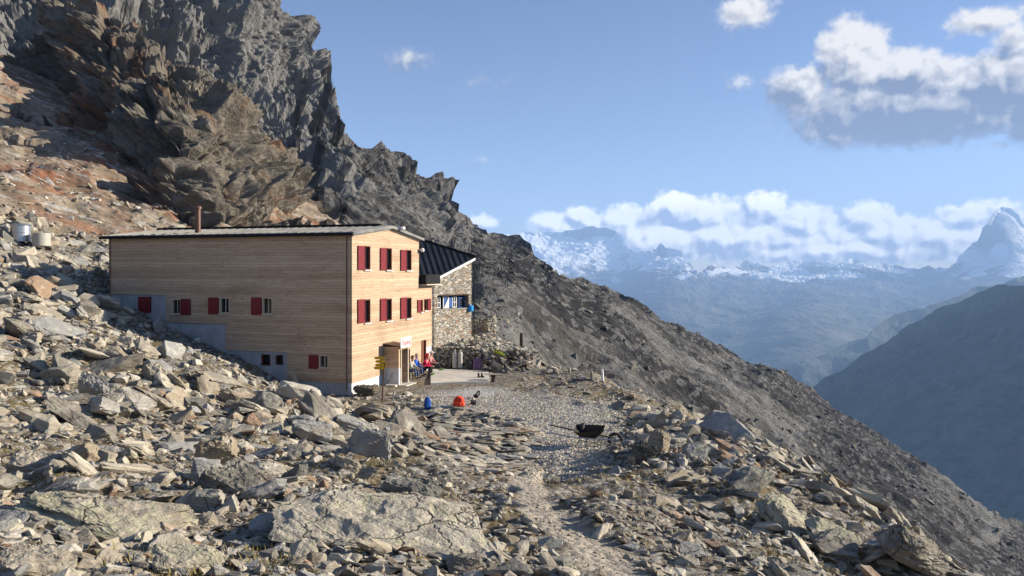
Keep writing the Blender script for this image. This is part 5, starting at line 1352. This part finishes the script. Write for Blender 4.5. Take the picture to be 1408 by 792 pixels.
# rubble heap between the dry wall and the rim (behind terrace, under the stone steps)
n = 900; hx = rng.uniform(-4.9, 1.6, n); hy = rng.uniform(50.4, 56, n); rr = rng.uniform(.10, .42, n)
hz = np.interp(hy, [50.4, 52, 56], [-5.55, -5.15, -4.95]) + np.clip(hx+1.5, 0, 5)*-.33
T0 = np.stack([hx, hy, hz], 1); Rm = rot_mats(n, hx*0, hx*0, .35); sc = rr[:, None]*rng.uniform(.8, 1.2, (n, 3))
merged('rubble_heap', PR1, T0, Rm, sc, rng.random(n), M['rock'], 'heap of broken rock piled behind the terrace below the old stone hut', 'rubble')
n = 260; hx = rng.uniform(-1.8, 1.0, n); hy = rng.uniform(47.5, 51, n); rr = rng.uniform(.10, .36, n); hz = -6.4 + np.clip(hy-47.8, 0, 3)*.33
T0 = np.stack([hx, hy, hz], 1); Rm = rot_mats(n, hx*0, hx*0, .4); sc = rr[:, None]*rng.uniform(.8, 1.2, (n, 3))
merged('rubble_pile', PR1, T0, Rm, sc, rng.random(n)*.3+.65, M['rock_dark'], 'dark pile of rocks at the right end of the terrace', 'rubble')
g_ = P(687, 487, 49.5); 
bm = bmesh.new()
for k in range(240):
    a = random.uniform(0, 6.28); r_ = random.uniform(0, .42); c = Vector((r_*math.cos(a), r_*math.sin(a)*.5, random.uniform(-.05, .12)*(1-r_)-.3*r_*math.cos(a)))
    d = Vector((random.uniform(-1, 1), random.uniform(-1, 1), 1.2)).normalized()*.11; s = Vector((random.uniform(-1, 1), random.uniform(-1, 1), 0)).normalized()*.03
    bm.faces.new([bm.verts.new(c-s), bm.verts.new(c+s), bm.verts.new(c+d)])
o = obj('plant', bm, M['lime']); o.location = g_; tag(o, 'lime green cushion plant on the dark rocks right of the purple cloth', 'plant')

# ------------------------------------------------------------------ stakes on the rim
def stake(px, py, h_px, w, mat, label, lean=0.0, D=45.0):
    x_ = (px-704)/F*D; g_ = Vector((x_, D, 0)); h = h_px/F*D*1.15
    zb_ = float(ground_h(np.array([x_]), np.array([D]))[0]) if D < 50 else (370-py)/F*D; bm = bmesh.new(); tube(bm, [(0, 0, -.5), (lean*.5, 0, h*.5), (lean, 0, h)], [w/F*D*.5, w/F*D*.48, w/F*D*.42], 7)
    o = obj('marker_post', bm, M[mat]); o.location = (g_.x, D, zb_); tag(o, label, 'post'); return o
stake(829, 520, 16, 4, 'white', 'short white marker post on the rim of the terrace', -.05)
stake(813, 517, 13, 3.5, 'weather', 'weathered stub of a post just left of the white one')
stake(717, 474, 14, 5, 'darkwood', 'dark wooden post on the rim right of the stone steps', 0.0, 60.0)
# standing slab cairn
boulder(783,511,9,(.5,.4,1),(0,0,0),M['rock'],'small upright pale stone on the rim left of the posts',.8,951,.1,2)

# ------------------------------------------------------------------ blue barrel on the pipe by the stone hut
g_ = P(647, 424, 53.6); t = empty('blue_canister', g_); tag(t, 'blue plastic canister fixed to the pipe at the corner of the stone hut', 'canister')
bm = bmesh.new(); lathe(bm, [(.08, -.22), (.2, -.18), (.2, .16), (.08, .22)], seg=16); obj('body', bm, M['cyan'], t, smooth=False)
bm = bmesh.new(); lathe(bm, [(.05, .221), (.05, .28)], seg=10); obj('cap', bm, M['white'], t)

# ------------------------------------------------------------------ wheelbarrow tipped on its side
g_ = onground(812, 612); s = 1.0
t = empty('wheelbarrow', g_+Vector((0, .1, .13)), R(-8)); t.rotation_euler = (R(12), R(0), R(-14)); tag(t, 'dark rusty wheelbarrow with its handles pointing left at the edge of the gravel', 'wheelbarrow')
bm = bmesh.new()
top = [(-.48, -.33, .42), (.46, -.25, .46), (.46, .25, .46), (-.48, .33, .42)]; bot = [(-.25, -.2, .2), (.22, -.18, .2), (.22, .18, .2), (-.25, .2, .2)]
a = [bm.verts.new(p_) for p_ in top]; b = [bm.verts.new(p_) for p_ in bot]; bm.faces.new(b)
for i in range(4): bm.faces.new((a[i], a[(i+1) % 4], b[(i+1) % 4], b[i]))
bmesh.ops.solidify(bm, geom=bm.faces[:], thickness=.02); obj('tray', bm, M['ironold'], t)
for s in (-1, 1):
    bm = bmesh.new(); tube(bm, [(-1.35, s*.30, .36), (-.5, s*.26, .22), (.75, s*.07, .12)], .024, 8); obj('handle', bm, M['steel'] if s < 0 else M['darkwood'], t)
    bm = bmesh.new(); tube(bm, [(-.3, s*.24, .2), (-.42, s*.26, -.12), (-.15, s*.24, -.12), (-.05, s*.2, .17)], .018, 6); obj('leg', bm, M['boot'], t)
bm = bmesh.new(); tube(bm, [(.80+.20*math.cos(k*math.pi/10), 0, .1+.20*math.sin(k*math.pi/10)) for k in range(21)], .045, 8, cap=False); w_ = obj('wheel', bm, M['boot'], t)
bm = bmesh.new(); tube(bm, [(.82, -.08, .1), (.82, .08, .1)], .05, 10)
for k in range(4): bx(bm, .82-.012+.0, .82+.012, -.01, .01, -.06, .26) if k == 0 else bx(bm, .66, .98, -.01+k*.0001, .01, .09+k*.001, .11) if k == 1 else None
obj('hub', bm, M['steel'], w_)
# a dark sack thrown over the tray
bm = bmesh.new(); bmesh.ops.create_icosphere(bm, subdivisions=3, radius=.20)
for v in bm.verts:
    n__ = math.sin(v.co.x*17)*math.cos(v.co.y*13)*math.sin(v.co.z*11); v.co = Vector((v.co.x*.55+.1*v.co.z, v.co.y*.9, v.co.z*1.25))*(1+.12*n__)
o = obj('sack', bm, M['boot'], smooth=True); o.location = g_+Vector((-.25, .35, .42)); tag(o, 'dark sack standing in the tray of the wheelbarrow', 'sack')

# weathered plank leaning at the shaded wall
bm = bmesh.new(); bx(bm, -.11, .11, -.02, .02, 0, 1.45); o = obj('plank', bm, M['weather'], bevel=.005)
g_ = W(front_x(414, -1.2), -1.2); zz = (370-545)/F*g_.y; o.location = (g_.x, g_.y, zz); o.rotation_euler = (R(-14), R(-28), R(-10)); tag(o, 'weathered grey plank leaning over the rocks in front of the shaded wall', 'plank')
# bench-like white step left of the porch
bm = bmesh.new(); bx(bm, .15, .75, -.15, .12, .0, .12); o = obj('stone_step', bm, M['terrace'], bevel=.01); o.location = W(.25, yd0-.45, .0); o.rotation_euler = (0, 0, -TH); tag(o, 'small pale concrete block on the ground left of the porch', 'block')
# walking stick leaning on the porch plinth
bm = bmesh.new(); tube(bm, [(0, 0, 0), (.35, .0, .62), (.42, 0, .70)], .012, 6); o = obj('walking_stick', bm, M['black']); o.location = W(.25, yd0-.16, .02); o.rotation_euler = (0, 0, -TH); tag(o, 'thin black walking stick leaning on the white side of the porch', 'stick')

# ------------------------------------------------------------------ tufts of dry alpine grass
Xt, Yt = sample(3600, -.8, .8, 5, 55); pz = np.stack([Xt, Yt, Xt*0], 1); soil = fbm(pz*.22, 4, seed=77); gr, pa = masks(Xt, Yt)
k = (soil > .14) & (gr < .1) & (pa < .1) & ~in_hut(Xt, Yt, .2) & (Xt < 11); Xt, Yt = Xt[k], Yt[k]; Zt = ground_h(Xt, Yt)
nb = 22; n = len(Xt); r_ = rng.uniform(.04, .13, n)
ang = rng.uniform(0, 6.28, (n, nb)); rad_ = np.sqrt(rng.random((n, nb)))*r_[:, None]*1.6
bx_ = Xt[:, None]+np.cos(ang)*rad_; by_ = Yt[:, None]+np.sin(ang)*rad_; bz_ = np.repeat(Zt[:, None], nb, 1)-.02
h = rng.uniform(.3, 1.0, (n, nb))*r_[:, None]*.9; la = rng.uniform(0, 6.28, (n, nb)); ll = h*.6; wdt = .006+.0008*Yt[:, None]*rng.random((n, nb))
A_ = np.stack([bx_-np.sin(la)*wdt, by_+np.cos(la)*wdt, bz_], -1); B_ = np.stack([bx_+np.sin(la)*wdt, by_-np.cos(la)*wdt, bz_], -1); C_ = np.stack([bx_+np.cos(la)*ll, by_+np.sin(la)*ll, bz_+h], -1)
V = np.stack([A_, B_, C_], 2).reshape(-1, 3); T = np.arange(len(V)).reshape(-1, 3)
o = raw_mesh('grass', V, T, M['dryg']); tag(o, 'sparse yellow brown alpine grass between the stones', 'grass', kind='stuff')

# ------------------------------------------------------------------ loose blocks scattered over the great slope
fl, PX_, PY_ = MS; k = PX_.shape[1]; okm = (PX_ > 520) & (PX_ < 1650) & (PY_ > 240)
ii = np.argwhere(okm); q_ = rng.random(len(ii)); w = 1/ (1+np.exp(-fbm(fl[ii[:, 0], ii[:, 1]]*.02, 4, seed=15)*6)); ii = ii[rng.random(len(ii)) < w*26000/len(ii)*2]
pt = fl[ii[:, 0], ii[:, 1]]; rr = (.22*(rng.random(len(pt)))**(-1/2.3)); rr = np.clip(rr, .2, 2.4)*np.clip(pt[:, 1]/300, .5, 1.6)
Rm = rot_mats(len(pt), np.full(len(pt), -.55), pt[:, 0]*0, .5); sc = rr[:, None]*rng.uniform(.8, 1.2, (len(pt), 3))
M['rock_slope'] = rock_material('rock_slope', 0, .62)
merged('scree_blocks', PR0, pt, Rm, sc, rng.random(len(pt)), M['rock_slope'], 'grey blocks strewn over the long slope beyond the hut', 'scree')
# ------------------------------------------------------------------ a label of its own for every single boulder
COLW = [(0, 'brown grey'), (.16, 'light brown grey'), (.3, 'dark grey'), (.42, 'pale beige'), (.55, 'ochre brown'), (.66, 'neutral grey'), (.78, 'very pale'), (.86, 'rusty red'), (.93, 'blackish')]
MK = [(a, b, c) for a, b, c in marks] + [(484, 540, 'near corner of the wooden hut'), (350, 500, 'lower concrete opening of the shaded wall'), (230, 440, 'stepped concrete base of the shaded wall'), (28, 320, 'metal water tank'), (526, 550, 'signpost'), (631, 560, 'red backpack'), (820, 605, 'wheelbarrow'), (780, 740, 'lower end of the footpath'), (740, 660, 'upper end of the footpath'), (829, 515, 'white marker post')]
from collections import defaultdict
USED = set()
for (o, i, k) in LABEL_BOULDERS:
    cw_ = [n for t, n in COLW if rnd_keep[i] >= t][-1]; shp = SH[(k % 20) % 8]; kind_ = 'flat slab' if shp[2] <= .3 else ('thick slab' if shp[2] <= .4 else 'chunky block')
    d = [math.hypot(px_keep[i]-a, py_keep[i]-b) for a, b, c in MK]; j = int(np.argmin(d)); a, b, c = MK[j]
    dx, dy = px_keep[i]-a, py_keep[i]-b
    side = ('right of' if dx > 0 else 'left of') if abs(dx) > abs(dy) else ('in front of' if dy > 0 else 'behind')
    size = 'big' if k < 60 else ('middling' if k < 160 else 'small'); near = 'close' if d[j] < 45 else 'some way'
    c = ' '.join(c.split()[:7])
    order_j = np.argsort(d); done = False
    for jj in order_j[:6]:
        a, b, c = MK[int(jj)]; dd = d[int(jj)]; c = ' '.join(c.split()[:7]); dx, dy = px_keep[i]-a, py_keep[i]-b
        sides = [('right of' if dx > 0 else 'left of'), ('in front of' if dy > 0 else 'behind')]
        if abs(dy) > abs(dx): sides.reverse()
        near = 'just' if dd < 28 else ('a little' if dd < 60 else ('some way' if dd < 110 else 'far'))
        for sd_ in sides:
            lb = ' '.join(f'{size} {cw_} {kind_} {near} {sd_} the {c}'.split()[:16])
            if lb not in USED: done = True; break
        if done: break
    USED.add(lb); tag(o, lb, 'boulder', 'boulders of the rubble slopes')
